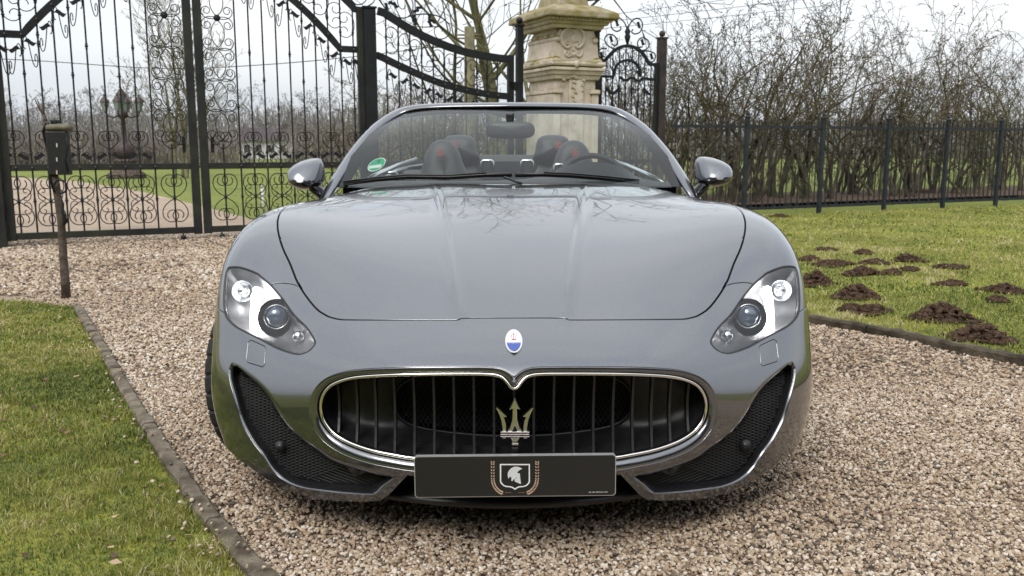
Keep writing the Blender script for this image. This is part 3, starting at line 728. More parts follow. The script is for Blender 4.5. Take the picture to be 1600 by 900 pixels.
for i, (y0, y1, e0, e1) in enumerate(((44, 38, .03, .05), (38, 33, .08, .10), (33, 29, .125, .14))): slab('cornice', zpx(y0), zpx(y1), e0, e1)
for k in range(17):  # dentils
    x = -hw_-.12+(2*hw_+.24)*(k+.5)/17; MB().box((x-.013, -hd-.148, zpx(33)), (x+.013, -hd-.138, zpx(30))).build('dentil', S_, pil)
slab('cap_slab', zpx(29), zpx(18), .20, .19, M['stone_moss'], .02); slab('cap_top', zpx(18), zpx(6), .17, -.02, M['stone_moss'], .02); slab('cap_neck', zpx(6), zpx(-14), -.10, -.14, M['stone_moss'], .02)
# carved relief of the front
rel = MB()
def fr(px, py): s, z = gate_s(px, py, fo); return (s-sc_, z)
yf = -hd+.012
def relief(name, pts, r, y=yf, n=8, fl=None): return MB().tube([(x, y, z) for x, z in cr([fr(*p) for p in pts], 4)], r, n).build(name, S_, pil)
relief('cartouche_scroll', [(893, 44), (884, 46), (879, 54), (878, 64), (882, 71), (888, 74), (891, 70), (887, 67)], .028, yf+.01)
relief('cartouche_scroll', [(900, 43), (908, 46), (913, 54), (913, 64), (909, 71), (904, 74), (901, 70), (905, 67)], .028, yf+.01)
relief('cartouche_scroll', [(885, 78), (884, 84), (889, 88), (894, 84), (893, 80)], .022, yf+.01); relief('cartouche_scroll', [(909, 78), (910, 84), (905, 88), (901, 84), (902, 80)], .022, yf+.01)
def boss(name, px, py, r, sc=(1, .6, 1), y=yf): x, z = fr(px, py); return MB().ball((x, y, z), r, 10, 7, sc).build(name, S_, pil)
boss('shield', 896.5, 60, .075, (.8, .55, 1.05), yf+.03); boss('crest', 896.5, 47, .05, (1.1, .6, .7), yf+.02); boss('pendant', 897, 84, .05, (.7, .7, 1.1), yf+.02); boss('knop', 897, 100, .045, (.8, .8, 1.2), -hd-.07)
yg = -hd+.0
for (px, py, r) in ((897, 108, .055), (885, 110, .035), (908, 110, .035), (882, 117, .03), (911, 117, .03), (881, 124, .024), (912, 125, .024), (880, 131, .02), (910, 133, .02), (910, 142, .015), (897, 118, .05), (897, 127, .03), (895, 135, .03), (899, 143, .026), (895, 150, .022), (897, 157, .016)):
    x, z = fr(px, py); MB().ball((x, yg-.0, z), r, 8, 6, (1, .55, .8)).ball((x+.5*r, yg-.01, z-.5*r), r*.6, 6, 5, (1, .5, .8)).ball((x-.55*r, yg-.01, z-.3*r), r*.6, 6, 5, (1, .5, .8)).build('garland_leaf', S_, pil)
# pillar of the other gate side is out of the picture; posts of the small gate
post('slim_post', gate_s(927, 120)[0]+.02, .10, gate_s(927, 50)[1], M['iron_weathered'], 'slim black post half hidden behind the right flank of the stone pillar')
sR = gate_s(1033, 120)[0]
post('slim_post', sR, .11, gate_s(1033, 61)[1], M['iron_rust'], 'rust-streaked dark post with a ball finial beside the arched garden gate', True)
# arched pedestrian gate
s9 = gate_s(937, 100)[0]; pg = empty('garden_gate', G0 + GD*s9, GA); tag(pg, 'narrow arched wrought iron garden gate with scroll crest beside the stone pillar', 'gate')
def pl_(px, py): s, z = gate_s(px, py); return (s-s9, z)
def pstrap(L, w, d=.03, m=IR, nm='arch_rail'): b = MB(); strap(b, cr([pl_(*p) for p in L], 5), w, d); return b.build(nm, m, pg, bevel=.003)
pstrap([(935, 95), (944, 95), (951, 88), (960, 79), (970, 73.5), (980, 72), (991, 74), (1002, 81), (1010, 92), (1015, 100), (1027, 101)], .045)
pstrap([(959, 118), (961, 108), (967, 98.5), (980, 94), (992, 98), (999, 108), (1001, 120)], .035)
pstrap([(936, 119), (959, 120)], .035, nm='rail'); pstrap([(1002, 123), (1027, 124)], .035, nm='rail')
W9 = pl_(1027, 110)[0]
for z0, z1 in ((.09, .15), (.84, .90)): MB().box((0, -.02, z0), (W9, .02, z1)).build('rail', IR, pg)
MB().box((-.02, -.025, .06), (.03, .025, pl_(937, 93)[1])).build('stile', IR, pg); MB().box((W9-.04, -.025, .06), (W9+.01, .025, pl_(1025, 99)[1])).build('stile', IR, pg)
at_ = cr([pl_(*p) for p in [(935, 95), (944, 95), (951, 88), (960, 79), (970, 73.5), (980, 72), (991, 74), (1002, 81), (1010, 92), (1015, 100), (1027, 101)]], 5)
bars9 = [W9*(k+1)/9 for k in range(8)]
for i, a in enumerate(bars9):
    link('bar', bar_mesh(.15, interp(at_, a), [.5, 1.3, 1.9], .010), pg).location = (a, 0, 0)
    if i < 7:
        c = (a+bars9[i+1])/2
        for z in (1.75, 1.2): place('scroll', ME_tail, pg, c, z, 0, mirror=bool(i % 2)); 
        place('iron_leaf', ME_leaf, pg, c, 2.03 if 1 < i < 6 else 1.85, 0, mirror=bool(i % 2)); place('scroll', ME_curl, pg, c, interp(at_, c)-.18, 0, mirror=bool(i % 2))
    if i % 2 == 0: place('scroll', ME_heart, pg, a, .5); place('scroll', ME_heart_dn, pg, a, .495)
for L_ in ([(980, 70), (978, 58), (980, 48), (976, 36), (968, 28), (960, 27), (955, 34), (956, 44), (963, 49), (970, 46), (969, 41)],
           [(981, 70), (983, 58), (981, 48), (985, 36), (993, 29), (1001, 31), (1004, 40), (1000, 50), (992, 53), (987, 50), (989, 46)],
           [(962, 77), (954, 74), (947, 68), (945, 60), (950, 54), (958, 55), (963, 60), (965, 68), (960, 71), (956, 68)],
           [(1000, 79), (1008, 78), (1014, 72), (1013, 64), (1006, 59), (999, 61), (996, 68), (998, 74), (1004, 73)],
           [(944, 94), (938, 90), (935, 82), (940, 76), (948, 76)], [(1016, 99), (1023, 93), (1023, 84), (1014, 80), (1006, 80)]):
    MB().tube([(x, 0, z) for x, z in cr([pl_(*p) for p in L_], 4)], .010, 6).build('crest_scroll', IR, pg)
x, z = pl_(980.5, 57); MB().lathe([(.004, z-.14), (.03, z-.06), (.045, z), (.03, z+.03), (.045, z+.07), (.004, z+.14)], 8, (x, 0, 0)).build('finial', IR, pg)
for p in ((964, 36), (998, 39), (955, 61), (1004, 66), (940, 86), (1018, 88)):
    x, z = pl_(*p); place('iron_leaf', ME_leaf, pg, x, z, 0, rot=.5).scale = (.8, 1, 1)

# ------------------------------------------------------------------ fence on the right
s_f = gate_s(1040, 200)[0]; fn = empty('iron_fence', G0 + GD*s_f, GA); tag(fn, 'low dark iron bar fence running along the lawn in front of the bare hedge', 'fence')
fp = [gate_s(x, 260)[0]-s_f for x in (1165, 1283, 1385, 1477, 1560)]; st = 1.40
fp = [.06] + fp + [fp[-1]+st*k for k in (1, 2, 3)]
FM = M['iron_fence']
me_fb = MB().lathe([(.011, .10), (.011, 1.44), (.016, 1.45), (.002, 1.52)], 5, smooth=False).mesh('bar', FM)
me_fs = flat_mesh('scroll', [[(x, z) for x, z in ln] for ln in [[(s*a, b) for a, b in fit(scroll1(math.radians(0), math.radians(300), 1.2), w=.055)] for s in (1, -1)]], .006, 4, FM)
for i, a in enumerate(fp):
    if i > 0: MB().box((a-.029, -.029, -.1), (a+.029, .029, 1.52)).lathe([(.05, 1.52), (.05, 1.535), (.02, 1.56), (.03, 1.58), (.002, 1.63)], 8, (a, 0, 0), smooth=False).build('post', FM, fn, bevel=.004)
    if i == len(fp)-1: break
    c = fp[i+1]
    for z0 in (1.36, .10): MB().box((a+.03, -.012, z0), (c-.03, .012, z0+.042)).build('rail', FM, fn)
    n = max(2, round((c-a)/.118))
    for k in range(1, n):
        x = a+(c-a)*k/n; link('bar', me_fb, fn).location = (x, 0, 0)
        if k % 2: place('scroll', me_fs, fn, x, .135)

# ------------------------------------------------------------------ crooked post with letter box
M['old_wood'] = mat('old_wood', (.055, .043, .034), .9, 0, 0, 14, .8, 60, col2=(.13, .105, .085), spec=.15)
pb = on_ground(104, 468); mp_ = empty('wooden_post', pb); tag(mp_, 'crooked weathered wooden post carrying a black box, ring and cable', 'post')
def lp(px, py, dy=0): return at_y(px, py, pb.y+dy) - pb
ptsW = [lp(*p) for p in ((104, 474), (102, 440), (99, 400), (96, 350), (91, 310), (85, 275), (78, 240), (73, 205), (71, 190))]
MB().tube(ptsW, [.034, .031, .028, .027, .027, .028, .027, .026, .022], 9).build('shaft', M['old_wood'], mp_)
a, c = lp(81, 273), lp(108, 205); 
MB().box((a.x, -.05, a.z), (c.x, .01, c.z)).build('box', M['black_box'], mp_, bevel=.008)
p0, p1 = lp(78, 200), lp(113, 200); MB().tube([(p0.x, -.02, p0.z), ((p0.x+p1.x)/2, -.022, p0.z+.004), (p1.x, -.02, p1.z)], [.03, .033, .03], 10, flat=(.8, 1.5)).build('mossy_roof', mat('mossy_lid', (.10, .09, .05), .9, 0, 0, 25, .5, col2=(.17, .155, .11)), mp_)
for py in (226, 248, 268): q = lp(95, py); MB().box((q.x-.006, -.056, q.z-.018), (q.x+.003, -.048, q.z+.010)).build('paint_fleck', mat('cream_fleck', (.5, .45, .36), .8), mp_)
q = lp(100, 291); MB().tube([(q.x+.046*math.cos(t*.35), -.05, q.z+.046*math.sin(t*.35)) for t in range(18)], .007, 6, closed=True).build('ring', IR, mp_)
MB().tube([lp(*p)+Vector((0, -.05, 0)) for p in ((98, 301), (104, 318), (103, 330), (108, 345), (105, 350))], [.006, .008, .012, .02, .01], 6).build('chain', IR, mp_)
MB().tube([lp(*p)+Vector((0, -.03, 0)) for p in ((75, 192), (70, 205), (76, 230), (82, 255), (80, 275), (88, 300))], .008, 6).tube([lp(*p)+Vector((.0, -.05, 0)) for p in ((109, 212), (111, 230), (107, 250), (112, 268))], .007, 6).build('cable', IR, mp_)
MB().tube([lp(*p) for p in ((71, 192), (70, 183), (64, 172), (58, 155))], [.02, .014, .007, .003], 6).tube([lp(*p) for p in ((70, 184), (67, 172), (66, 152))], [.01, .008, .003], 6).tube([lp(*p) for p in ((67, 178), (61, 170), (54, 153))], [.008, .006, .003], 6).build('twig', M['old_wood'], mp_)
MB().box((lp(66, 0).x, -.03, lp(66, 210).z), (lp(77, 0).x, .03, lp(66, 187).z)).build('clamp', IR, mp_, bevel=.01)
# thin white marker behind the gate
mk = on_ground(413, 332); MB().tube([(0, 0, -.05), (-.02, 0, .42)], [.03, .025], 8).lathe([(.03, .42), (.001, .47)], 8, (-.02, 0, 0)).build('marker_post', mat('white_marker', (.55, .55, .52), .6, 0, .2, 30)).location = mk
tag(bpy.data.objects['marker_post'], 'short white marker post on the grass behind the gate', 'marker post')
# ------------------------------------------------------------------ bare trees and shrubs
def bark(name, c1, c2): return mat(name, c1, .95, 0, 0, 7, .6, 50, col2=c2, spec=.1)
M['bark_shrub'] = bark('shrub_bark', (.055, .047, .036), (.15, .125, .085))
M['bark_green'] = bark('algae_bark', (.07, .068, .035), (.15, .145, .075))
M['bark_hazed'] = bark('hazed_far_bark', (.14, .13, .125), (.22, .205, .195))  # distance haze put into the colour: bark paler and greyer than up close
M['bark_birch'] = bark('pale_bark', (.10, .095, .06), (.20, .185, .11))
def grow(seed, stems, H, spread, levels, seg, r0, kids, up=.35, wig=.22, twig_min=.0035, lens=(1, .52, .42, .36), sub_start=.25, kid_ang=.75):
    """recursive branching; returns list of (points, radii, level)"""
    R = random.Random(seed); out = []
    def branch(p, d, length, r, lvl):
        n = max(2, int(length/seg[lvl])); pts = [p.copy()]; rs = [r]; q = p.copy(); dd = d.copy(); dirs = []
        for i in range(n):
            dd = (dd + Vector((R.gauss(0, wig), R.gauss(0, wig), R.gauss(0, wig)))*.6 + Vector((0, 0, up*.25))).normalized()
            q = q + dd*(length/n); pts.append(q.copy()); rs.append(max(twig_min, r*(1-.86*(i+1)/n))); dirs.append(dd.copy())
        out.append((pts, rs, lvl))
        if lvl+1 < levels:
            k = kids[lvl]; k = int(k*R.uniform(.75, 1.25)+.5)
            for j in range(k):
                t = sub_start + (1-sub_start)*(j+R.random())/k; i = min(n-1, int(t*n))
                a = R.uniform(kid_ang*.6, kid_ang*1.35); e = dirs[i].orthogonal(); e.rotate(Matrix.Rotation(R.random()*6.283, 3, dirs[i]))
                nd = (dirs[i]*math.cos(a) + e*math.sin(a)).normalized()
                branch(pts[i+1], nd, length*lens[lvl+1]*R.uniform(.6, 1.25)*(1.15-.5*t), max(twig_min, rs[i+1]*.62), lvl+1)
    for s in range(stems):
        a = s/stems*6.283 + R.uniform(-.4, .4); t = R.uniform(.1, 1)*spread
        d = Vector((math.cos(a)*t, math.sin(a)*t, 1)).normalized()
        branch(Vector((math.cos(a)*.12*min(stems-1, 3), math.sin(a)*.12*min(stems-1, 3), -.06)), d, H*R.uniform(.72, 1.05), r0*R.uniform(.7, 1.1), 0)
    return out
def tree_meshes(name, br, m, leaves=0, lm=None, seed=0, split=1):
    """trunk mesh (levels < split) and crown mesh (twigs, plus a few leaf-sized faces)"""
    t, c = MB(), MB(); R = random.Random(seed)
    for pts, rs, lv in br:
        (t if lv < split else c).tube(pts, rs, 6 if lv == 0 else (4 if lv == 1 else 3), cap=False)
    c.m = 1
    tw = [b for b in br if b[2] >= 1]
    for _ in range(leaves):
        p = R.choice(R.choice(tw)[0]); p = p + Vector((R.gauss(0, .05), R.gauss(0, .05), R.gauss(0, .05))); s = R.uniform(.012, .035)
        u = Vector((R.gauss(0, 1), R.gauss(0, 1), R.gauss(0, 1))).normalized()*s; w = u.orthogonal().normalized()*s*.6
        c.add([p-u, p+w, p+u, p-w], [(0, 1, 2, 3)])
    return t.mesh(name+'_trunk', m), c.mesh(name+'_crown', m, lm or m)
def put_tree(name, ms, loc, rz, sc, label, group, cat='tree'):
    root = empty(name, loc, rz); root.scale = sc if isinstance(sc, tuple) else (sc, sc, sc); tag(root, label, cat, group)
    link('trunk', ms[0], root); link('crown', ms[1], root); return root
M['lichen'] = mat('lichen_leaf', (.10, .095, .035), .9, 0, 0, 3, 0, col2=(.17, .14, .07))
M['lichen'].use_backface_culling = False
SH = [tree_meshes('shrub', grow(500+i, 7, 4.0, .50, 4, (.34, .28, .22, .18), .058, (6, 5.5, 3.2), up=.33, wig=.34, twig_min=.0056), M['bark_shrub'] if i != 1 else M['bark_green'], 900, M['lichen'], i) for i in range(4)]
rs_ = random.Random(11)
shr = [(1050, 34, 0), (1082, 30, 0), (1120, 40, 0), (1158, 14, 0), (1196, 2, 0), (1240, 10, 0), (1282, 30, 0), (1320, 70, 0), (1352, 105, 0), (1388, 92, 0), (1420, 80, 0), (1446, 52, 0), (1490, 142, 0), (1522, 118, 0), (1552, 74, 0), (1590, 44, 0), (1640, 52, 0), (1018, 78, 0), (985, 105, 0)]
pos_words = ['behind the ball post', 'behind the first fence bay', 'behind the second fence bay', 'behind the third fence bay', 'behind the fourth fence bay', 'behind the last fence bays']
for i, (px, ty, _) in enumerate(shr):
    off = -2.6 - 1.6*((i*37) % 10)/10
    s, _z = gate_s(px, 200, off); loc = G0 + GD*s + GN*off; h = gate_s(px, ty, off)[1]
    k = h/4.15
    w = pos_words[0 if px < 1060 else 1 if px < 1165 else 2 if px < 1283 else 3 if px < 1385 else 4 if px < 1477 else 5]
    put_tree('bare_shrub', SH[i % 4], (loc.x, loc.y, 0), rs_.random()*6.28, (k*1.0, k*1.0, k), 'bare many-stemmed winter shrub ' + w, 'bare hedge shrubs behind the fence', 'shrub')
# leaf litter strip under the hedge
o0 = G0+GD*8+GN*-1.9; o1 = G0+GD*24+GN*-1.9; o2 = G0+GD*24+GN*-5; o3 = G0+GD*8+GN*-5
sheet('leaf_litter', [(p.x, p.y) for p in (o0, o1, o2, o3)], .03, ground_mat('leaf_litter', [(.3, (.045, .03, .02)), (.55, (.11, .07, .05)), (.75, (.12, .13, .05))], 9, .8))
# far bank of scrub behind the hedge
# trees behind the curved panel
TR = [tree_meshes('tree', grow(600+i, 1 if i else 2, 7.5, .06 if i else .16, 4, (.5, .4, .3, .22), .105 if i else .11, (10, 7, 5), up=.42, wig=.16, twig_min=.006, sub_start=.2), M['bark_green'], 300, M['lichen'], i) for i in range(2)]
for px, Y, k, rz, i, lab in ((768, 17.5, .95, .6, 1, 'slender algae-green bare tree behind the curved iron panel'), (800, 16.5, 1.12, 2.2, 0, 'forked bare tree with green bark right beside the stone pillar'), (700, 20, .8, 1.2, 1, 'smaller bare tree behind the vine scrolls of the curved panel')):
    p = at_y(px, 240, Y); put_tree('bare_tree', TR[i], (p.x, p.y, 0), rz, k, lab, 'trees behind the gate')
p = at_y(734, 240, 15.5)
MB().tube([(0, 0, -.1), (0, 0, 1.5), (.01, 0, at_y(734, 42, 15.5).z)], [.11, .10, .085], 9).tube([(-.22, 0, at_y(734, 45, 15.5).z-.1), (.2, 0, at_y(734, 45, 15.5).z-.1)], .015, 5).tube([(-.2, 0, at_y(734, 60, 15.5).z), (.2, 0, at_y(734, 60, 15.5).z)], .015, 5).build('wooden_pole', M['bark_birch']).location = (p.x, p.y, 0)
tag(bpy.data.objects['wooden_pole'], 'mossy wooden utility pole with thin crossbars behind the curved iron panel', 'pole')
# low scrub behind the curved panel, seen over the windscreen
for j, (px, ty, Y) in enumerate(((620, 128, 19), (655, 130, 20), (690, 128, 19), (640, 135, 23), (600, 150, 24), (725, 140, 21))):
    p = at_y(px, 240, Y); h = at_y(px, ty, Y).z
    put_tree('bare_shrub', SH[j % 4], (p.x, p.y, 0), j*1.3, (h/4.1*1.4, h/4.1*1.4, h/4.1), 'low bare shrub behind the curved iron panel' if j in (0, 1, 2) else 'low bare shrub standing back behind the shrubs of the curved panel', 'shrubs behind the curved panel', 'shrub')
# park behind the gate: pale tree, far tree line
FT = [tree_meshes('far_tree', grow(700+i, 1, 9, .1, 4, (.9, .7, .5, .4), .22, (12, 9, 6), up=.28, wig=.17, twig_min=.020, sub_start=.16), M['bark_hazed'], 0, None, i) for i in range(3)]
BT = tree_meshes('pale_tree', grow(720, 5, 5.2, .25, 4, (.45, .3, .24, .2), .06, (10, 8, 6), up=.42, wig=.14, twig_min=.006, sub_start=.1, kid_ang=.55), M['bark_birch'], 500, M['lichen'], 5)
p = at_y(283, 240, 31); put_tree('pale_tree', BT, (p.x, p.y, 0), .4, 1.05, 'upright bare tree with yellow-green stems seen through the gate beside the lattice strip', None)
ft = [(20, 165, 70), (55, 150, 64), (100, 150, 75), (140, 158, 68), (205, 118, 55), (165, 170, 80), (240, 165, 72), (330, 150, 75), (352, 170, 60), (405, 150, 98), (446, 160, 96), (480, 168, 75), (520, 165, 62), (548, 150, 70), (592, 150, 60), (-30, 150, 66), (75, 140, 58), (120, 165, 60), (180, 150, 62), (5, 140, 60), (225, 150, 66), (368, 158, 92), (425, 165, 100), (465, 150, 64), (500, 155, 80), (535, 172, 66), (570, 160, 72), (650, 160, 70), (300, 172, 85)]
for j, (px, ty, Y) in enumerate(ft):
    p = at_y(px, 250, Y); h = at_y(px, ty, Y).z; k = h/9.3
    lab = 'tall round-crowned bare tree behind the lantern in the park' if px == 205 else ('bare grey tree of the far tree line around the park lantern' if px < 310 else 'bare grey tree of the far tree line around the white house')
    put_tree('far_tree', FT[j % 3], (p.x, p.y, 0), j*2.1, (k*1.1, k*1.1, k), lab, None if px == 205 else 'far tree line')
# brown hedgerow at the foot of the tree line: a mass of twigs
def twig_mass(name, line, hgt, dep, n, w, label, m, seed):
    r = np.random.default_rng(seed); a, b = np.array(line[0]), np.array(line[1]); t = r.random(n)
    P = a[None]*(1-t)[:, None] + b[None]*t[:, None]; P = P + r.standard_normal((n, 2))*dep*.4
    top = hgt*(.55+.6*vnoise(np.stack([t*60, t*0+seed], 1), 1, seed)); z = top*r.random(n)**1.2; L_ = top*(.15+.3*r.random(n))
    an = r.random(n)*6.283; tl = r.standard_normal(n)*.8
    d = np.stack([np.cos(an)*np.sin(tl), np.sin(an)*np.sin(tl), np.cos(tl)], 1); o = np.stack([np.cos(an+1.3), np.sin(an+1.3)*.3, 0*an], 1)*w
    B = np.stack([P[:, 0], P[:, 1], z-.1], 1); V = np.stack([B-o, B+o, B+d*L_[:, None]+o*.3, B+d*L_[:, None]-o*.3], 1).reshape(-1, 3)
    F = np.array([(0, 1, 2, 3)])[None] + (np.arange(n)*4)[:, None, None]
    return tag(link(name, np_mesh(name, V, F.reshape(-1, 4), m)), label, 'hedgerow', kind='stuff')
M['scrub'] = mat('hazed_brown_scrub', (.11, .092, .078), .95, 0, 0, .25, 0, col2=(.20, .175, .15), coords='Object'); M['scrub_g'] = mat('green_scrub', (.05, .05, .025), .95, 0, 0, .4, 0, col2=(.11, .10, .05))  # hedgerow brown is lightened, a little distance haze mixed into its colour
a, b = at_y(-150, 250, 45), at_y(368, 250, 45)
twig_mass('hedgerow', ((a.x, a.y), (b.x, b.y)), 1.55, 2.2, 15000, .022, 'brown winter hedgerow behind the park lantern', M['scrub'], 3)
a, b = at_y(466, 250, 45), at_y(760, 250, 45)
twig_mass('hedgerow', ((a.x, a.y), (b.x, b.y)), 1.55, 2.2, 9000, .022, 'brown winter hedgerow behind the gate leaf beside the white house', M['scrub'], 4)
a, b = at_y(-150, 250, 108), at_y(760, 250, 108)
twig_mass('hedgerow', ((a.x, a.y), (b.x, b.y)), 4.6, 10, 20000, .06, 'grey wood behind the brown hedgerow beyond the gate', M['bark_hazed'], 8)
a, b = G0+GD*6.5+GN*-7.5, G0+GD*34+GN*-9
twig_mass('hedgerow', ((a.x, a.y), (b.x, b.y)), 2.0, 2.5, 6000, .014, 'low brown scrub filling the gaps behind the bare hedge', M['scrub_g'], 5)
a, b = at_y(900, 250, 70), at_y(2000, 250, 90)
twig_mass('hedgerow', ((a.x, a.y), (b.x, b.y)), 3.0, 8, 14000, .07, 'distant grey hedge across the field behind the fence', M['bark_hazed'], 9)
# white house
hp = at_y(417, 250, 72); hs_ = empty('white_house', (hp.x, hp.y, 0), .25); hs_.scale = (.62, .62, .52); tag(hs_, 'small white house with dark red gabled roof at the edge of the park', 'house')
M['render_white'] = mat('white_render', (.5, .5, .5), .9, 0, .06, 3); M['roof_tile'] = mat('dark_tile', (.055, .042, .044), .8, 0, .35, 6); M['win_dark'] = mat('dark_window', (.02, .022, .025), .1)
MB().box((-3.2, -2.5, -.3), (3.2, 2.5, 2.7)).prism([(-3.2, 2.7), (3.2, 2.7), (3.2, 2.71), (-3.2, 2.71)], -2.5, 2.5).build('wall', M['render_white'], hs_)
MB().add([(-3.6, -2.9, 2.55), (3.6, -2.9, 2.55), (3.6, 2.9, 2.55), (-3.6, 2.9, 2.55), (-3.4, 0, 4.6), (3.4, 0, 4.6)], [(0,1,5,4),(2,3,4,5),(0,4,3),(1,2,5),(3,2,1,0)]).build('roof', M['roof_tile'], hs_)
for x in (-2.3, -.9, .6, 2.0):
    f = MB().box((x-.45, -2.56, .9), (x+.45, -2.49, 2.1)).build('window', M['render_white'], hs_)
    MB().box((x-.37, -2.60, .98), (x+.37, -2.57, 2.02)).build('pane', M['win_dark'], f)
MB().box((2.0, -.3, 4.0), (2.6, .3, 5.2)).build('chimney', M['roof_tile'], hs_)
# lantern
lb = on_ground(198, 277); ln = empty('park_lantern', (lb.x, lb.y, 0)); tag(ln, 'ornate iron park lantern with four glass lamps on a wide stone foot', 'lantern')
M['lamp_iron'] = mat('brown_lamp_iron', (.045, .028, .026), .6, 0, .3, 9); M['lamp_glass'] = mat('greenish_lamp_glass', (.16, .20, .18), .2)
MB().lathe([(.65, -.05), (.62, .12), (.40, .25), (.34, .5), (.40, .55), (.33, .62)], 12).build('foot', M['old_wood'], ln)
MB().lathe([(.20, .6), (.30, .75), (.34, 1.0), (.22, 1.12), (.10, 1.2), (.085, 1.5), (.07, 1.95), (.16, 2.02), (.18, 2.14), (.06, 2.22), (.05, 2.45)], 10).build('column', M['lamp_iron'], ln)
for k in range(4):
    an = k*math.pi/2 + .15; R0 = .55 if k < 4 else 0; x, y = math.cos(an)*R0, math.sin(an)*R0
    MB().tube([(x*.1, y*.1, 2.1), (x*.5, y*.5, 2.0), (x*.9, y*.9, 2.06), (x, y, 2.2)], .03, 6).build('arm', M['lamp_iron'], ln)
    la = MB().lathe([(.06, 2.2), (.08, 2.22), (.15, 2.5)], 6, (x, y, 0), smooth=False).build('lamp', M['lamp_glass'], ln)
    MB().lathe([(.18, 2.5), (.17, 2.53), (.07, 2.66), (.03, 2.7), (.04, 2.73), (.002, 2.8)], 6, (x, y, 0), smooth=False).build('lamp_roof', M['lamp_iron'], la)
la = MB().lathe([(.07, 2.45), (.16, 2.75)], 6, smooth=False).build('lamp', M['lamp_glass'], ln); MB().lathe([(.19, 2.75), (.07, 2.92), (.03, 2.96), (.002, 3.08)], 6, smooth=False).build('lamp_roof', M['lamp_iron'], la)
# overhead cables
def cable(pts, Y, r, label):
    P = [at_y(x, y, Y) for x, y in pts]; o = MB().tube(P, r, 5).build('overhead_cable', IR); return tag(o, label, 'cable', 'overhead cables')
cable(cr([(-60, 90), (60, 95), (250, 107), (400, 102), (560, 88), (700, 70)], 5), 45, .02, 'thin cable sagging across the sky behind the double gate')
cable([(930, 26), (1100, 4), (1300, -22)], 60, .016, 'upper thin cable across the sky beside the stone pillar'); cable([(930, 36), (1100, 17), (1300, -6)], 60, .016, 'middle thin cable across the sky beside the stone pillar'); cable([(930, 46), (1100, 29), (1300, 8)], 60, .016, 'lower thin cable across the sky beside the stone pillar')
# the wood on the other side of the drive, behind the photographer (mirrored in the car's flanks)
M['evergreen'] = mat('dark_evergreen', (.02, .028, .012), .9, 0, 0, .6, 0, col2=(.05, .06, .025))
twig_mass('hedgerow', ((-50., -19.), (50., -19.)), 11.0, 4, 15000, .42, 'dark wood across the drive behind the photographer', M['evergreen'], 21)
# ------------------------------------------------------------------ the car: one smooth master surface, cut into panels
CAR_X, CAR_Y, CAR_YAW = .006, 2.235, math.radians(.48)
car = empty('convertible_car', (CAR_X, CAR_Y, 0), CAR_YAW)
tag(car, 'grey metallic open-top sports car with lit headlights parked on the gravel', 'car')
CMI = (Matrix.Translation((CAR_X, CAR_Y, 0)) @ Matrix.Rotation(CAR_YAW, 4, 'Z')).inverted()
CAM_L = CMI @ Vector((0, 0, CAM_H))
def cray(px, py):
    """origin and direction of a photo pixel in the car's own axes (x right, y back, z up)"""
    return CAM_L, (CMI.to_3x3() @ ray(px, py)).normalized()
def cproj(p):
    q = (CMI.inverted() @ Vector(p)) - Vector((0, 0, CAM_H)); D = q.y*CP - q.z*SP; v = -q.y*SP - q.z*CP
    return (800 + F_PX*q.x/D, 450 + F_PX*v/D)
def c_at(px, py, y):
    o, d = cray(px, py); return o + d*((y-o.y)/d.y)
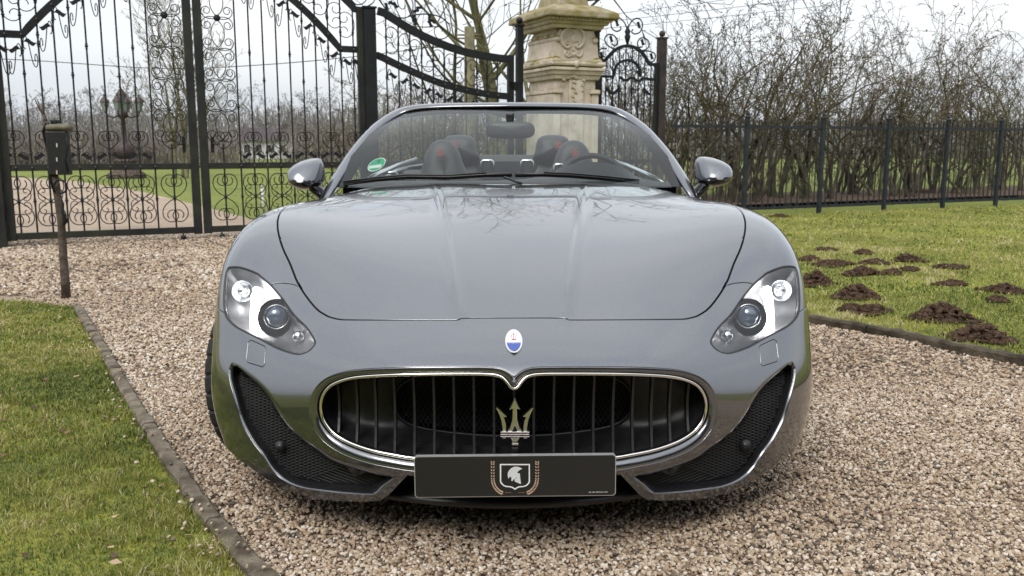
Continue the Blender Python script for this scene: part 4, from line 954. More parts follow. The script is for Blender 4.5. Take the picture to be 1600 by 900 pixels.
# rows run from the tail over deck, cabin, bonnet and nose down to the chin; columns from the centre line to the sill
# each row: (x, y, z) at ten columns
ROWS = [
 [(0,4.78,.20),(.22,4.77,.20),(.44,4.73,.20),(.60,4.66,.20),(.72,4.57,.20),(.80,4.47,.20),(.85,4.38,.19),(.875,4.31,.18),(.88,4.26,.17),(.87,4.22,.15)],
 [(0,4.85,.40),(.22,4.84,.40),(.44,4.80,.40),(.61,4.72,.40),(.74,4.62,.40),(.83,4.51,.39),(.885,4.41,.36),(.91,4.34,.31),(.91,4.29,.24),(.89,4.25,.15)],
 [(0,4.87,.65),(.22,4.86,.65),(.44,4.82,.65),(.61,4.74,.65),(.74,4.64,.65),(.83,4.53,.63),(.895,4.42,.56),(.925,4.34,.45),(.925,4.29,.31),(.90,4.25,.15)],
 [(0,4.78,.88),(.22,4.77,.88),(.43,4.73,.88),(.59,4.66,.88),(.72,4.56,.875),(.82,4.46,.84),(.90,4.36,.72),(.935,4.28,.55),(.93,4.24,.35),(.90,4.20,.15)],
 [(0,4.42,.97),(.22,4.41,.97),(.42,4.39,.968),(.58,4.35,.965),(.71,4.29,.95),(.82,4.23,.90),(.91,4.18,.77),(.945,4.14,.58),(.94,4.1,.37),(.90,4.08,.15)],
 [(0,3.95,1.0),(.22,3.95,1.0),(.42,3.93,1.0),(.58,3.91,.99),(.71,3.88,.97),(.825,3.85,.915),(.915,3.83,.79),(.95,3.82,.60),(.94,3.8,.38),(.90,3.8,.15)],
 [(0,3.45,1.0),(.22,3.45,1.0),(.42,3.45,1.0),(.59,3.44,.985),(.73,3.43,.96),(.835,3.42,.91),(.91,3.41,.79),(.94,3.4,.60),(.93,3.4,.38),(.90,3.4,.15)],
 [(0,2.85,.99),(.24,2.85,.99),(.45,2.85,.98),(.63,2.85,.96),(.765,2.85,.935),(.845,2.85,.895),(.895,2.85,.80),(.915,2.85,.62),(.91,2.85,.40),(.89,2.85,.15)],
 [(0,2.28,.985),(.25,2.28,.983),(.47,2.28,.972),(.65,2.28,.95),(.775,2.28,.925),(.848,2.28,.888),(.893,2.28,.80),(.912,2.28,.625),(.908,2.28,.40),(.89,2.28,.15)],
 [(0,1.78,.968),(.25,1.78,.966),(.47,1.78,.955),(.65,1.78,.94),(.775,1.78,.92),(.85,1.78,.885),(.898,1.78,.80),(.918,1.78,.63),(.915,1.78,.40),(.895,1.78,.15)],
 [(0,1.44,.936),(.24,1.44,.935),(.45,1.44,.928),(.64,1.44,.922),(.762,1.44,.915),(.848,1.44,.882),(.903,1.44,.80),(.925,1.44,.63),(.92,1.44,.4),(.90,1.44,.15)],
 [(0,1.10,.885),(.24,1.10,.884),(.44,1.10,.884),(.62,1.10,.893),(.755,1.10,.903),(.85,1.10,.88),(.912,1.10,.80),(.932,1.10,.63),(.928,1.10,.4),(.90,1.10,.15)],
 [(0,.80,.818),(.23,.80,.818),(.42,.80,.824),(.60,.805,.845),(.75,.81,.872),(.85,.82,.862),(.918,.83,.785),(.938,.84,.62),(.932,.85,.4),(.90,.86,.15)],
 [(0,.53,.738),(.22,.53,.738),(.41,.54,.744),(.58,.555,.760),(.73,.58,.788),(.84,.61,.792),(.912,.65,.735),(.938,.69,.59),(.932,.72,.39),(.902,.75,.15)],
 [(0,.30,.652),(.22,.303,.651),(.41,.325,.648),(.57,.362,.645),(.705,.42,.660),(.815,.48,.672),(.895,.545,.640),(.933,.60,.53),(.928,.64,.36),(.90,.67,.15)],
 [(0,.135,.590),(.21,.14,.589),(.39,.17,.580),(.55,.24,.562),(.685,.32,.552),(.80,.40,.547),(.888,.48,.520),(.928,.545,.44),(.925,.585,.31),(.897,.61,.14)],
 [(0,.045,.535),(.21,.05,.535),(.385,.085,.526),(.545,.17,.500),(.685,.265,.478),(.80,.35,.455),(.885,.435,.42),(.922,.505,.35),(.918,.545,.25),(.892,.57,.13)],
 [(0,.012,.45),(.21,.016,.45),(.385,.052,.443),(.545,.14,.42),(.685,.235,.395),(.80,.325,.37),(.878,.41,.33),(.912,.475,.27),(.908,.515,.20),(.885,.54,.12)],
 [(0,.02,.35),(.21,.025,.35),(.385,.06,.343),(.545,.145,.325),(.683,.235,.305),(.793,.32,.285),(.866,.40,.25),(.898,.455,.21),(.893,.49,.165),(.872,.515,.11)],
 [(0,.045,.25),(.21,.05,.25),(.385,.082,.245),(.54,.16,.232),(.674,.242,.217),(.778,.32,.20),(.846,.39,.18),(.876,.435,.155),(.87,.465,.13),(.852,.49,.10)],
 [(0,.08,.13),(.2,.085,.13),(.375,.115,.13),(.53,.185,.12),(.658,.26,.115),(.757,.33,.11),(.82,.39,.105),(.848,.425,.1),(.843,.45,.09),(.828,.47,.08)],
]
NR, NC = len(ROWS), 10
_D = np.array(ROWS, float)
_D[9, :, 2] += np.array([0, 0, 0, -.012, -.034, -.034, -.024, -.01, 0, 0]); _D[10, :, 2] += np.array([0, 0, 0, -.004, -.016, -.018, -.012, 0, 0, 0])
_D[7:9, :, 2] += np.array([0, 0, -.004, -.02, -.038, -.036, -.026, -.01, 0, 0]); _D[6, :, 2] += np.array([0, 0, 0, -.006, -.014, -.012, -.008, 0, 0, 0])
_D[11:17, :, 0] += .022*np.array([0, 0, 0, 0, .1, .5, .9, 1, 1, 1]); _D[17, :, 0] += .010*np.array([0, 0, 0, 0, .1, .5, .9, 1, 1, 1])
_D[10:13, :, 0] += .014*np.array([0, 0, 0, .3, .8, 1, .4, 0, 0, 0])
_full = np.concatenate([_D[:, :0:-1]*np.array([-1, 1, 1]), _D], 1)            # mirrored: columns -9..9
def _interp_ctrl(D, axis):
    D = np.moveaxis(D, axis, 0); n = len(D); A = np.zeros((n+2, n+2)); B = np.zeros((n+2,)+D.shape[1:])
    for i in range(n): A[i+1, i:i+3] = (1/6, 4/6, 1/6); B[i+1] = D[i]
    A[0, :3] = (1, -2, 1); A[-1, -3:] = (1, -2, 1)
    return np.moveaxis(np.linalg.solve(A, B.reshape(n+2, -1)).reshape(B.shape), 0, axis)
_C = _interp_ctrl(_interp_ctrl(_full, 0), 1)
def _bas(t):
    return np.stack([(1-t)**3, 3*t**3-6*t**2+4, -3*t**3+3*t**2+3*t+1, t**3], -1)/6
def _S0(u, t):
    """surface point for arrays u (column, -9..9) and t (row)"""
    u = np.clip(np.asarray(u, float)+9, 0, 18-1e-9); t = np.clip(np.asarray(t, float), 0, NR-1-1e-9)
    iu, it = np.floor(u).astype(int), np.floor(t).astype(int); bu, bt = _bas(u-iu), _bas(t-it)
    out = np.zeros(u.shape+(3,))
    for a in range(4):
        for b in range(4): out += (bt[..., a]*bu[..., b])[..., None]*_C[it+a, iu+b]
    return out
def _crease(P):
    """raised power-dome ridges of the bonnet: half width .33 m at the screen, .15 m at the nose"""
    x, y = np.abs(P[..., 0]), P[..., 1]; c = np.interp(y, [.25, .9, 1.7], [.155, .24, .335]); d = x-c
    amp = np.interp(y, [.2, .42, 1.4, 1.72], [.0, 1, 1, .0])
    return amp*(.0100*np.exp(-(d/.015)**2) + .0055/(1+np.exp(d/.010)))
def crease_x(y): return float(np.interp(y, [.25, .9, 1.7], [.155, .24, .335]))
def S(u, t):
    P = _S0(u, t); top = np.clip((P[..., 2]-.6)*20, 0, 1); P[..., 2] += _crease(P)*top*(np.asarray(t) > 9)
    return P
def SN(u, t, e=.012):
    u = np.asarray(u, float); t = np.asarray(t, float)
    u0, u1 = np.clip(u-e, -9, 9), np.clip(u+e, -9, 9); t0, t1 = np.clip(t-e, 0, NR-1.0001), np.clip(t+e, 0, NR-1.0001)
    n = np.cross(S(u, t1)-S(u, t0), S(u1, t)-S(u0, t)); n /= np.maximum(np.linalg.norm(n, axis=-1, keepdims=True), 1e-12)
    return n
# sampled copy of the right half for ray casts
_ku, _kt = 10, 10
_us = np.linspace(-1, 9, 10*_ku+1); _ts = np.linspace(0, NR-1, (NR-1)*_kt+1)
_UU, _TT = np.meshgrid(_us, _ts); _GP = S(_UU, _TT); _nu = len(_us)
_gv = [Vector(p) for p in _GP.reshape(-1, 3)]
_gf = []
for i in range(len(_ts)-1):
    for j in range(_nu-1):
        a = i*_nu+j; _gf += [(a, a+1, a+_nu+1), (a, a+_nu+1, a+_nu)]
_bvh = BVHTree.FromPolygons(_gv, _gf)
def uv_of_hit(loc, fi):
    a, b, c = _gf[fi]; A, B, Cc = _gv[a], _gv[b], _gv[c]; v0, v1, v2 = B-A, Cc-A, loc-A
    d00, d01, d11, d20, d21 = v0.dot(v0), v0.dot(v1), v1.dot(v1), v2.dot(v0), v2.dot(v1); den = d00*d11-d01*d01
    v = (d11*d20-d01*d21)/den; w = (d00*d21-d01*d20)/den
    q = lambda i: (_us[i % _nu], _ts[i // _nu])
    r = [q(a)[k]*(1-v-w)+q(b)[k]*v+q(c)[k]*w for k in (0, 1)]
    return (abs(r[0]), r[1])
def uv_px(px, py):
    """(u, t) on the right half under a photo pixel (left-hand pixels are mirrored)"""
    o, d = cray(px, py)
    if px < 803: o = Vector((-o.x, o.y, o.z)); d = Vector((-d.x, d.y, d.z))
    loc, n, fi, dist = _bvh.ray_cast(o, d)
    if loc is None:
        loc, n, fi, dist = _bvh.find_nearest(o + d*2.8)
    return uv_of_hit(loc, fi)
def uv_side(y, z):
    loc, n, fi, dist = _bvh.ray_cast(Vector((3, y, z)), Vector((-1, 0, 0)))
    if loc is None: loc, n, fi, dist = _bvh.find_nearest(Vector((.9, y, z)))
    return uv_of_hit(loc, fi)
def uv_top(x, y):
    loc, n, fi, dist = _bvh.ray_cast(Vector((x, y, 3)), Vector((0, 0, -1)))
    if loc is None: loc, n, fi, dist = _bvh.find_nearest(Vector((x, y, .9)))
    return uv_of_hit(loc, fi)
# ------------------------------------------------------------------ car materials
def paint_mat():
    m = bpy.data.materials.new('grey_metallic_paint'); m.use_nodes = True; n = m.node_tree.nodes; l = m.node_tree.links.new
    b = n['Principled BSDF']; b.inputs['Metallic'].default_value = .9; b.inputs['Roughness'].default_value = .19
    b.inputs['Coat Weight'].default_value = 1.0; b.inputs['Coat Roughness'].default_value = .015; b.inputs['Coat IOR'].default_value = 1.65
    t = n.new('ShaderNodeTexCoord'); v = n.new('ShaderNodeTexVoronoi'); v.inputs['Scale'].default_value = 1800; l(t.outputs['Object'], v.inputs['Vector'])
    r = ramp(n, [(0, (.095, .099, .110)), (.5, (.132, .137, .151)), (1, (.205, .211, .229))]); l(v.outputs['Color'], r.inputs[0]); l(r.outputs[0], b.inputs['Base Color'])
    return m
M['paint'] = paint_mat()
M['trim'] = mat('black_plastic_trim', (.012, .012, .013), .42, 0, .2, 40, .08, 400)
M['trim_mid'] = mat('dark_grey_plastic', (.035, .036, .038), .5, 0, .15, 30, .08, 400)
M['gloss_black'] = mat('gloss_black', (.008, .008, .009), .12, coat=.6)
M['void'] = mat('unlit_cavity', (.006, .006, .006), .8)
M['chrome'] = mat('polished_chrome', (.75, .73, .68), .09, 1.0)
M['badge_chrome'] = mat('badge_chrome', (.62, .61, .60), .27, 1.0)
M['satin'] = mat('satin_aluminium', (.6, .61, .63), .28, 1.0)
M['rubber'] = mat('tyre_rubber', (.020, .020, .021), .72, 0, .25, 60, .1, 300, spec=.35)
M['rim'] = mat('dark_alloy', (.16, .16, .17), .3, 1.0)
def thin_glass(name, tint, ior=1.45, base=0.0):
    m = bpy.data.materials.new(name); m.use_nodes = True; n = m.node_tree.nodes; l = m.node_tree.links.new; n.clear()
    out = n.new('ShaderNodeOutputMaterial'); tr = n.new('ShaderNodeBsdfTransparent'); tr.inputs[0].default_value = (*tint, 1)
    g = n.new('ShaderNodeBsdfGlossy'); g.inputs['Roughness'].default_value = .005; f = n.new('ShaderNodeFresnel'); f.inputs[0].default_value = ior
    mx = n.new('ShaderNodeMixShader'); last = f.outputs[0]
    if base:
        a = n.new('ShaderNodeMath'); a.operation = 'ADD'; a.inputs[1].default_value = base; l(last, a.inputs[0]); last = a.outputs[0]
    l(last, mx.inputs[0]); l(tr.outputs[0], mx.inputs[1]); l(g.outputs[0], mx.inputs[2]); l(mx.outputs[0], out.inputs[0]); return m
M['screen_glass'] = thin_glass('windscreen_glass', (.82, .90, .88), 1.5, 0)
M['lens_glass'] = thin_glass('headlamp_cover', (.95, .97, .97), 1.5, .015)
M['leather'] = mat('dark_leather', (.014, .014, .016), .5, 0, .2, 30, .15, 500)
M['leather_red'] = mat('red_stitching', (.42, .05, .03), .7)

# ------------------------------------------------------------------ outlines traced from the photograph -> (u, t)
def dens(pts, step):
    o = []
    for i in range(len(pts)-1):
        a, b = Vector(pts[i]), Vector(pts[i+1]); k = max(1, int((b-a).length/step))
        o += [tuple(a+(b-a)*(j/k)) for j in range(k)]
    return o + [tuple(pts[-1])]
def px_poly(pts, closed=True, step=5, smooth=True):
    P = list(pts) + ([pts[0]] if closed else [])
    if smooth: P = cr(P, 4)
    P = dens(P, step)
    if closed: P = P[:-1]
    return [uv_px(*p) for p in P]
HEAD_PX = [(356,418),(363,416.6),(378,418),(400,426),(408,432),(424,446),(442,467),(460,492),(478,510),(488,524),(493,535),(490,542),(482,549),(468,553.6),(452,551),(430,543),(410,532),(390,522),(370,512),(358,502),(351.6,492),(349.2,476),(349.2,460),(350.5,440),(352.6,426)]
CHROME_PX = [(803,611),(798,608.5),(792,600.5),(785,593.5),(776,590),(765,588.6),(740,588),(660,588.4),(600,590),(553,593.5),(527,600),(511,609),(501,624),(498.5,640),(501,656),(508,669),(521,683),(545,697),(580,709),(620,717),(647,721),(720,727),(803,729)]
INTAKE_PX = [(358,576),(362,568),(368,569),(376,573),(400,591),(414,604),(424,616),(434,631),(451,657),(470,677),(500,698),(527,716),(580,733),(617,741),(604,757),(590,769),(575,772.5),(527,769.5),(473,762),(444,751),(425,734),(410,711),(394,690),(376,657),(365,619),(358.5,592)]
WASH_PX = [(388,534),(392,531.5),(413,541),(415,545),(413,570),(410,573.5),(386,566),(385,561)]
head_uv = px_poly(HEAD_PX, step=4); INTAKE_L = dens(cr(INTAKE_PX+[INTAKE_PX[0]], 4), 5)[:-1]; intake_uv = [uv_px(*p) for p in INTAKE_L]; wash_uv = px_poly(WASH_PX, step=4, smooth=False)
# grille opening in the painted skin: the chrome outline pushed outwards
def offset_px(pts, d, fold=True):
    o = []
    for i in range(len(pts)):
        a, b = Vector(pts[max(0, i-1)]), Vector(pts[min(len(pts)-1, i+1)]); t = (b-a).normalized(); o.append((pts[i][0]+t.y*d*-1, pts[i][1]+t.x*d))
    return o
chrome_line = dens(cr(CHROME_PX, 4), 5)
def off_line(d, vt=None):
    """outline around the chrome, d pixels further out (towards -x on the left half)"""
    o = offset_px(chrome_line, d)
    o = [p for p in o if p[0] <= 803.01]
    o[0] = (803, o[0][1]); o[-1] = (803, o[-1][1]); return o
SKIN_OFF = 15
gr_line = off_line(SKIN_OFF)
# smooth the V where it meets the skin
grille_uv = [uv_px(*p) for p in gr_line]; grille_uv[0] = (0, grille_uv[0][1]); grille_uv[-1] = (0, grille_uv[-1][1])
HOOD_PX = [(803,497),(728,497.4),(716,500),(700,500.5),(600,500.3),(545,500),(531,499.3),(519,496.8),(509,493),(491,480),(467,447),(453,413),(441,387),(434,362),(433,346)]
hood_front = [uv_px(*p) for p in dens(cr(HOOD_PX, 3), 6)]; hood_front[0] = (0, hood_front[0][1])
xe0, ye0 = S(*hood_front[-1])[:2]
hood_side = [uv_top(*p) for p in dens(cr([(xe0, ye0), (xe0+.016, ye0+.10), (xe0+.022, ye0+.22), (xe0+.012, ye0+.42), (xe0-.02, ye0+.66), (xe0-.06, 1.64)], 5), .03)[1:]]
hood_rear = [uv_top(*p) for p in dens([(xe0-.06, 1.64), (.5, 1.60), (.25, 1.575), (0.0, 1.57)], .04)[1:]]; hood_rear[-1] = (0, hood_rear[-1][1])
hood_uv = hood_front + hood_side + hood_rear
BOT_PX = [(803,749),(720,748),(648,745.5),(637,743.5),(624,757),(608,774),(594,783),(570,785),(520,783.5),(490,780),(451,768),(413,747),(376,721),(359,706)]
bot_line = [uv_px(*p) for p in dens(BOT_PX, 6)]; bot_line[0] = (0, bot_line[0][1])
pe = S(*bot_line[-1]); bot_line += [uv_side(pe[1]+k*.02, pe[2]+.004*k) for k in range(1, 9)]
bot_uv = bot_line + [(9, bot_line[-1][1]), (9, NR-1.0), (0, NR-1.0)]
def arch(yc, zc, r): 
    pts = [uv_side(yc+r*math.cos(a), zc+r*math.sin(a)) for a in [math.radians(-32+244*k/48) for k in range(49)]]
    return pts + [(9, pts[-1][1]), (9, pts[0][1])] if pts[-1][1] > pts[0][1] else pts
YF, ZF, RF, YR = .905, .335, .372, 3.845
archF = arch(YF, ZF, RF); archR = arch(YR, ZF, .375)
def shut(y, x0=.70):
    """vertical door gap at y: from the cabin rim down to the sill"""
    return [uv_top(x0, y)] + [uv_top(x, y) for x in (.76, .80, .83)] + [uv_side(y, z) for z in (.85, .78, .7, .6, .5, .4, .3, .16)]
cab = [(0.0, 1.665), (.3, 1.68), (.55, 1.73), (.72, 1.83), (.755, 1.95), (.76, 2.3), (.76, 2.8), (.745, 3.3), (.68, 3.62), (.5, 3.72), (.25, 3.75), (0, 3.76)]
cabin_uv = [uv_top(*p) for p in dens(cr(cab, 4), .05)]; cabin_uv[0] = (0, cabin_uv[0][1]); cabin_uv[-1] = (0, cabin_uv[-1][1])
seam_a = [uv_px(*p) for p in dens([(467.2, 447), (455, 443.5), (440, 442), (430, 443), (420, 446)], 4)]
seam_b = [uv_px(*p) for p in dens([(352, 490), (345, 486), (337, 482)], 4)] + [uv_side(y, z) for y, z in ((.63, .604), (.66, .615), (.70, .625))]
hc = [i for i, p in enumerate(hood_front) if True]
kcut = min(range(len(hood_front)), key=lambda i: (hood_front[i][0]-seam_a[0][0])**2+(hood_front[i][1]-seam_a[0][1])**2)
bumper_uv = hood_front[:kcut+1] + seam_a + [uv_px(400, 470)] + seam_b + [(9, seam_b[-1][1]), (9, NR-1.0), (0, NR-1.0)]
door_uv = shut(1.90) + [(9, uv_side(1.9, .16)[1]), (9, uv_side(3.02, .16)[1])] + shut(3.02)[::-1]
rear_t = uv_top(.8, 3.02)[1]

# ------------------------------------------------------------------ one triangulation of the (u, t) sheet
_vin = []; _ein = []
def add_line(L, closed):
    n0 = len(_vin); _vin.extend(L); n = len(L); _ein.extend([(n0+i, n0+(i+1) % n) for i in range(n if closed else n-1)])
for L_ in (head_uv, intake_uv, wash_uv): add_line(L_, True)
for L_ in (grille_uv, hood_front, hood_side, hood_rear, bot_line, cabin_uv, seam_a, seam_b, shut(1.90), shut(3.02)): add_line(L_, False)
add_line([hood_front[-1], hood_side[0]], False); add_line([hood_side[-1], hood_rear[0]], False)
add_line(archF[:49], False); add_line(archR[:49], False)
for dd in (-.045, -.03, -.02, -.012, -.005, .002, .009, .017, .027, .042): add_line([uv_top(crease_x(y)+dd, y) for y in [.30+.02*k for k in range(62)]], False)
add_line([(0, 0), (9, 0), (9, NR-1.0), (0, NR-1.0)], True)
_lines = np.array(_vin)
gu = np.arange(1, 9*7)/7.0; gt = np.arange(1, (NR-1)*7)/7.0
for t in gt:
    near = _lines[np.abs(_lines[:, 1]-t) < .08]
    for u in gu:
        if len(near) and np.min(np.hypot(near[:, 0]-u, near[:, 1]-t)) < .06: continue
        _vin.append((u, t))
for t in gt: _vin.append((0.0, t))
_r = delaunay_2d_cdt([Vector((float(a), float(b))) for a, b in _vin], _ein, [], 0, 1e-6)
V2 = np.array([(v.x, v.y) for v in _r[0]]); TRI = np.array([f for f in _r[2]])
CEN = V2[TRI].mean(1)
LAB = np.full(len(TRI), 'fender', dtype='<U10')
P_cen = S(CEN[:, 0], CEN[:, 1])
LAB[CEN[:, 1] < rear_t] = 'rear'
LAB[in_poly(CEN, door_uv)] = 'door'
LAB[in_poly(CEN, bumper_uv)] = 'bumper'
strip = (CEN[:, 1] > 8.2) & (CEN[:, 1] < 10.2) & (P_cen[:, 0] < .70); LAB[strip] = 'cowl'
LAB[in_poly(CEN, hood_uv)] = 'hood'
LAB[in_poly(CEN, wash_uv)] = 'washer'
for L_, nm in ((cabin_uv, 'hole'), (bot_uv, 'hole'), (archF, 'hole'), (archR, 'hole'), (grille_uv, 'hole'), (intake_uv, 'hole'), (head_uv, 'lens')): LAB[in_poly(CEN, L_)] = nm
P3 = S(V2[:, 0], V2[:, 1]); N3 = SN(V2[:, 0], V2[:, 1]); P3[V2[:, 0] < 1e-7, 0] = 0; N3[V2[:, 0] < 1e-7, 0] = 0
# triangles wound so that they agree with the outward normal
_fn = np.cross(P3[TRI[:, 1]]-P3[TRI[:, 0]], P3[TRI[:, 2]]-P3[TRI[:, 0]]); 
if np.mean(np.sum(N3[TRI[:, 0]]*(P_cen-np.array([0, 2, .45])), 1) > 0) < .5: N3 = -N3
_flip = np.sum(_fn*N3[TRI].mean(1), 1) < 0; TRI[_flip] = TRI[_flip][:, ::-1]

def panel(name, sel, side, m, gap=.0018, depth=.014, off=0.0, skip_edge=None, parent=None):
    """side: 'both' joins the mirrored halves, 1 / -1 one half. Edges are rolled inwards."""
    T = TRI[sel]; used = np.unique(T); mp_ = -np.ones(len(P3), int); mp_[used] = np.arange(len(used)); P = P3[used].copy(); N = N3[used].copy(); F = mp_[T]
    flipx = np.array([-1, 1, 1])
    if side == -1: P, N, F = P*flipx, N*flipx, F[:, ::-1]
    elif side == 'both':
        cen = np.abs(P[:, 0]) < 1e-7; m2 = np.where(cen, np.arange(len(P)), 0); m2[~cen] = len(P)+np.arange((~cen).sum())
        F = np.concatenate([F, m2[F][:, ::-1]]); P = np.concatenate([P, P[~cen]*flipx]); N = np.concatenate([N, N[~cen]*flipx])
    if off: P = P + N*off
    E = {}
    for f in F:
        for a, b in ((f[0], f[1]), (f[1], f[2]), (f[2], f[0])): E[(a, b)] = 1
    bd = [(a, b) for (a, b) in E if (b, a) not in E]
    inw = np.zeros_like(P)
    for a, b in bd:
        d = np.cross(N[a]+N[b], P[b]-P[a]); d /= max(np.linalg.norm(d), 1e-9); inw[a] += d; inw[b] += d
    ln = np.linalg.norm(inw, axis=1, keepdims=True); inw = inw/np.maximum(ln, 1e-9)
    bv = sorted({a for e in bd for a in e}); bi = {v: i for i, v in enumerate(bv)}; nb = len(bv)
    B = P[bv] + inw[bv]*gap; Nb = N[bv]; Ib = inw[bv]
    P[bv] = B + Ib*.0016
    r1 = B - Nb*.0016; r2 = B - Nb*depth
    n0 = len(P); PP = np.concatenate([P, r1, r2]); n1 = Nb*.45 - Ib*.9; n1 /= np.linalg.norm(n1, axis=1, keepdims=True)
    NN = np.concatenate([N, n1, -Ib])
    fs = [tuple(int(i) for i in f) for f in F]
    for a, b in bd:
        i, j = n0+bi[a], n0+bi[b]; fs.append((int(b), int(a), i, j)); fs.append((j, i, i+nb, j+nb))
    me = bpy.data.meshes.new(name); me.from_pydata([tuple(p) for p in PP], [], fs); me.polygons.foreach_set('use_smooth', [True]*len(fs)); me.materials.append(m); me.update()
    me.normals_split_custom_set_from_vertices([tuple(n) for n in NN])
    return link(name, me, parent or car)
sel = {k: np.where(LAB == k)[0] for k in ('hood', 'bumper', 'fender', 'door', 'rear', 'cowl', 'lens', 'washer')}
bonnet = panel('bonnet', sel['hood'], 'both', M['paint'], gap=.0042); bumper = panel('front_bumper', sel['bumper'], 'both', M['paint'], gap=.0008)
for sd in (1, -1):
    panel('front_wing', sel['fender'], sd, M['paint'], gap=.0014); d_ = panel('door', sel['door'], sd, M['paint'])
    MB().tube([(sd*.93, 2.72, .70), (sd*.945, 2.78, .705), (sd*.945, 2.86, .708), (sd*.93, 2.92, .705)], .011, 8).build('handle', M['chrome'], d_)
    panel('washer_cover', sel['washer'], sd, M['paint'], gap=.0003, parent=bumper)
panel('rear_body', sel['rear'], 'both', M['paint']); panel('cowl', sel['cowl'], 'both', M['trim'], off=-.004)
# dark inner shell behind the gaps
_all = np.concatenate([sel[k] for k in ('hood', 'bumper', 'fender', 'door', 'rear', 'washer')])
def inner():
    T = TRI[_all]; P = P3 - N3*.0135; b = MB()
    b.add([tuple(p) for p in P], [tuple(int(i) for i in f) for f in T], True); b.add([(-p[0], p[1], p[2]) for p in P], [tuple(int(i) for i in f[::-1]) for f in T], True)
    o = b.build('inner_shell', M['void'], car, fix=False); bm = bmesh.new(); bm.from_mesh(o.data); bmesh.ops.delete(bm, geom=[v for v in bm.verts if not v.link_faces], context='VERTS'); bm.to_mesh(o.data); bm.free()
inner()
# ------------------------------------------------------------------ car front details
def SX(px, py, back=0.0):
    """point on the right half's surface under a left-hand pixel, pushed back along the view ray"""
    uv = uv_px(px, py); p = Vector(S(*uv)); o, d = cray(px, py); return p + Vector((-d.x, d.y, d.z))*back
def resample(pts, n):
    pts = [Vector(p) for p in pts]; L_ = [0]
    for a, b in zip(pts, pts[1:]): L_.append(L_[-1]+(b-a).length)
    o = []; j = 0
    for i in range(n):
        t = L_[-1]*i/(n-1)
        while j < len(L_)-2 and L_[j+1] < t: j += 1
        f = (t-L_[j])/max(1e-9, L_[j+1]-L_[j]); o.append(pts[j]+(pts[j+1]-pts[j])*min(1, f))
    return o
def bez(a, b, c, d, n):
    return [a*(1-t)**3+b*3*t*(1-t)**2+c*3*t*t*(1-t)+d*t**3 for t in [k/n for k in range(n+1)]]
def full_loop(half):
    """half outline from top centre to bottom centre on the right -> closed loop"""
    return half + [Vector((-p.x, p.y, p.z)) for p in half[::-1]][1:-1]
def ring_px(off):
    o = offset_px(chrome_line, off); return [(min(p[0], 803.0), p[1]) for p in o]
rA, rB, rC = ring_px(SKIN_OFF), ring_px(4.0), ring_px(0)
def ring3(L_, yb):
    o = []
    for px, py in L_:
        u, t = uv_px(px, py); p = Vector(S(u, t)); p.y += yb
        if px >= 802.9: p.x = 0
        o.append(p)
    return o
ya = ring3(rA, 0); na = [Vector(SN(*uv_px(*p))) for p in rA]; yb = ring3(rB, .020); yc = ring3(rC, .024)
_sg = 1 if sum(n.y for n in na) < 0 else -1
rows = []
for a, n, c in zip(ya, na, yb):
    n = n*_sg; v = c-a; t = v - n*v.dot(n); a0 = a - n*.0016 - t*.06
    rows.append(bez(a0, a+t*.22-n*.002, c+Vector((0, -.012, 0))-t*.2, c, 8))
loop = full_loop([Vector(r[0]) for r in rows]); 
def loft_loops(name, cols, m, closed=True):
    """cols: list (along outline, right half) of point lists (across)"""
    full = cols + [[Vector((-p.x, p.y, p.z)) for p in c] for c in cols[::-1]][1:-1]
    b = MB(); b.grid(full, True, closed); o = b.build(name, m, car); return o
loft_loops('grille_surround', rows, M['paint'])
loft_loops('grille_gasket', [[c, c+Vector((0, .008, 0)), d+Vector((0, .012, 0)), d+Vector((0, .035, 0))] for c, d in zip(yb, yc)], M['gloss_black'])
MB().tube(full_loop(yc), .0052, 8, closed=True, flat=(1, 1)).build('grille_chrome', M['chrome'], car)
# duct behind the chrome
ic = Vector((0, .24, .395))
duct = []
for p in yc:
    q = Vector((p.x*.64, .25, .40+(p.z-.415)*.80)); q.z = min(q.z, .475)
    s = p + Vector((0, .03, 0)); duct.append(bez(s, s+Vector((0, .10, 0)), q+Vector((p.x*.12, -.03, 0)), q, 6))
loft_loops('grille_duct', duct, M['trim'])
inner_ring = full_loop([d[-1] for d in duct])
b = MB(); n_ = len(inner_ring); b.add([p + Vector((0, .05, 0)) for p in inner_ring], [tuple(range(n_))]); b.build('radiator_back', M['void'], car)
MB().tube([p+Vector((0, -.002, 0)) for p in inner_ring], .006, 6, closed=True).build('radiator_rim', M['trim'], car)
ip = np.array([(p.x, p.z) for p in inner_ring]); b = MB()
for sg in (1, -1):
    for k in range(-70, 71):
        run = []
        for j in range(41):
            z = .30+.20*j/40; x = k*.014 + sg*(z-.40)*.62
            if in_poly(np.array([(x, z)]), ip)[0]: run.append((x, .262, z))
        if len(run) > 2: b.tube([run[0], run[-1]], .0012, 3, cap=False)
ms_ = b.build('radiator_mesh', M['trim_mid'], car); ms_['kind'] = 'stuff'
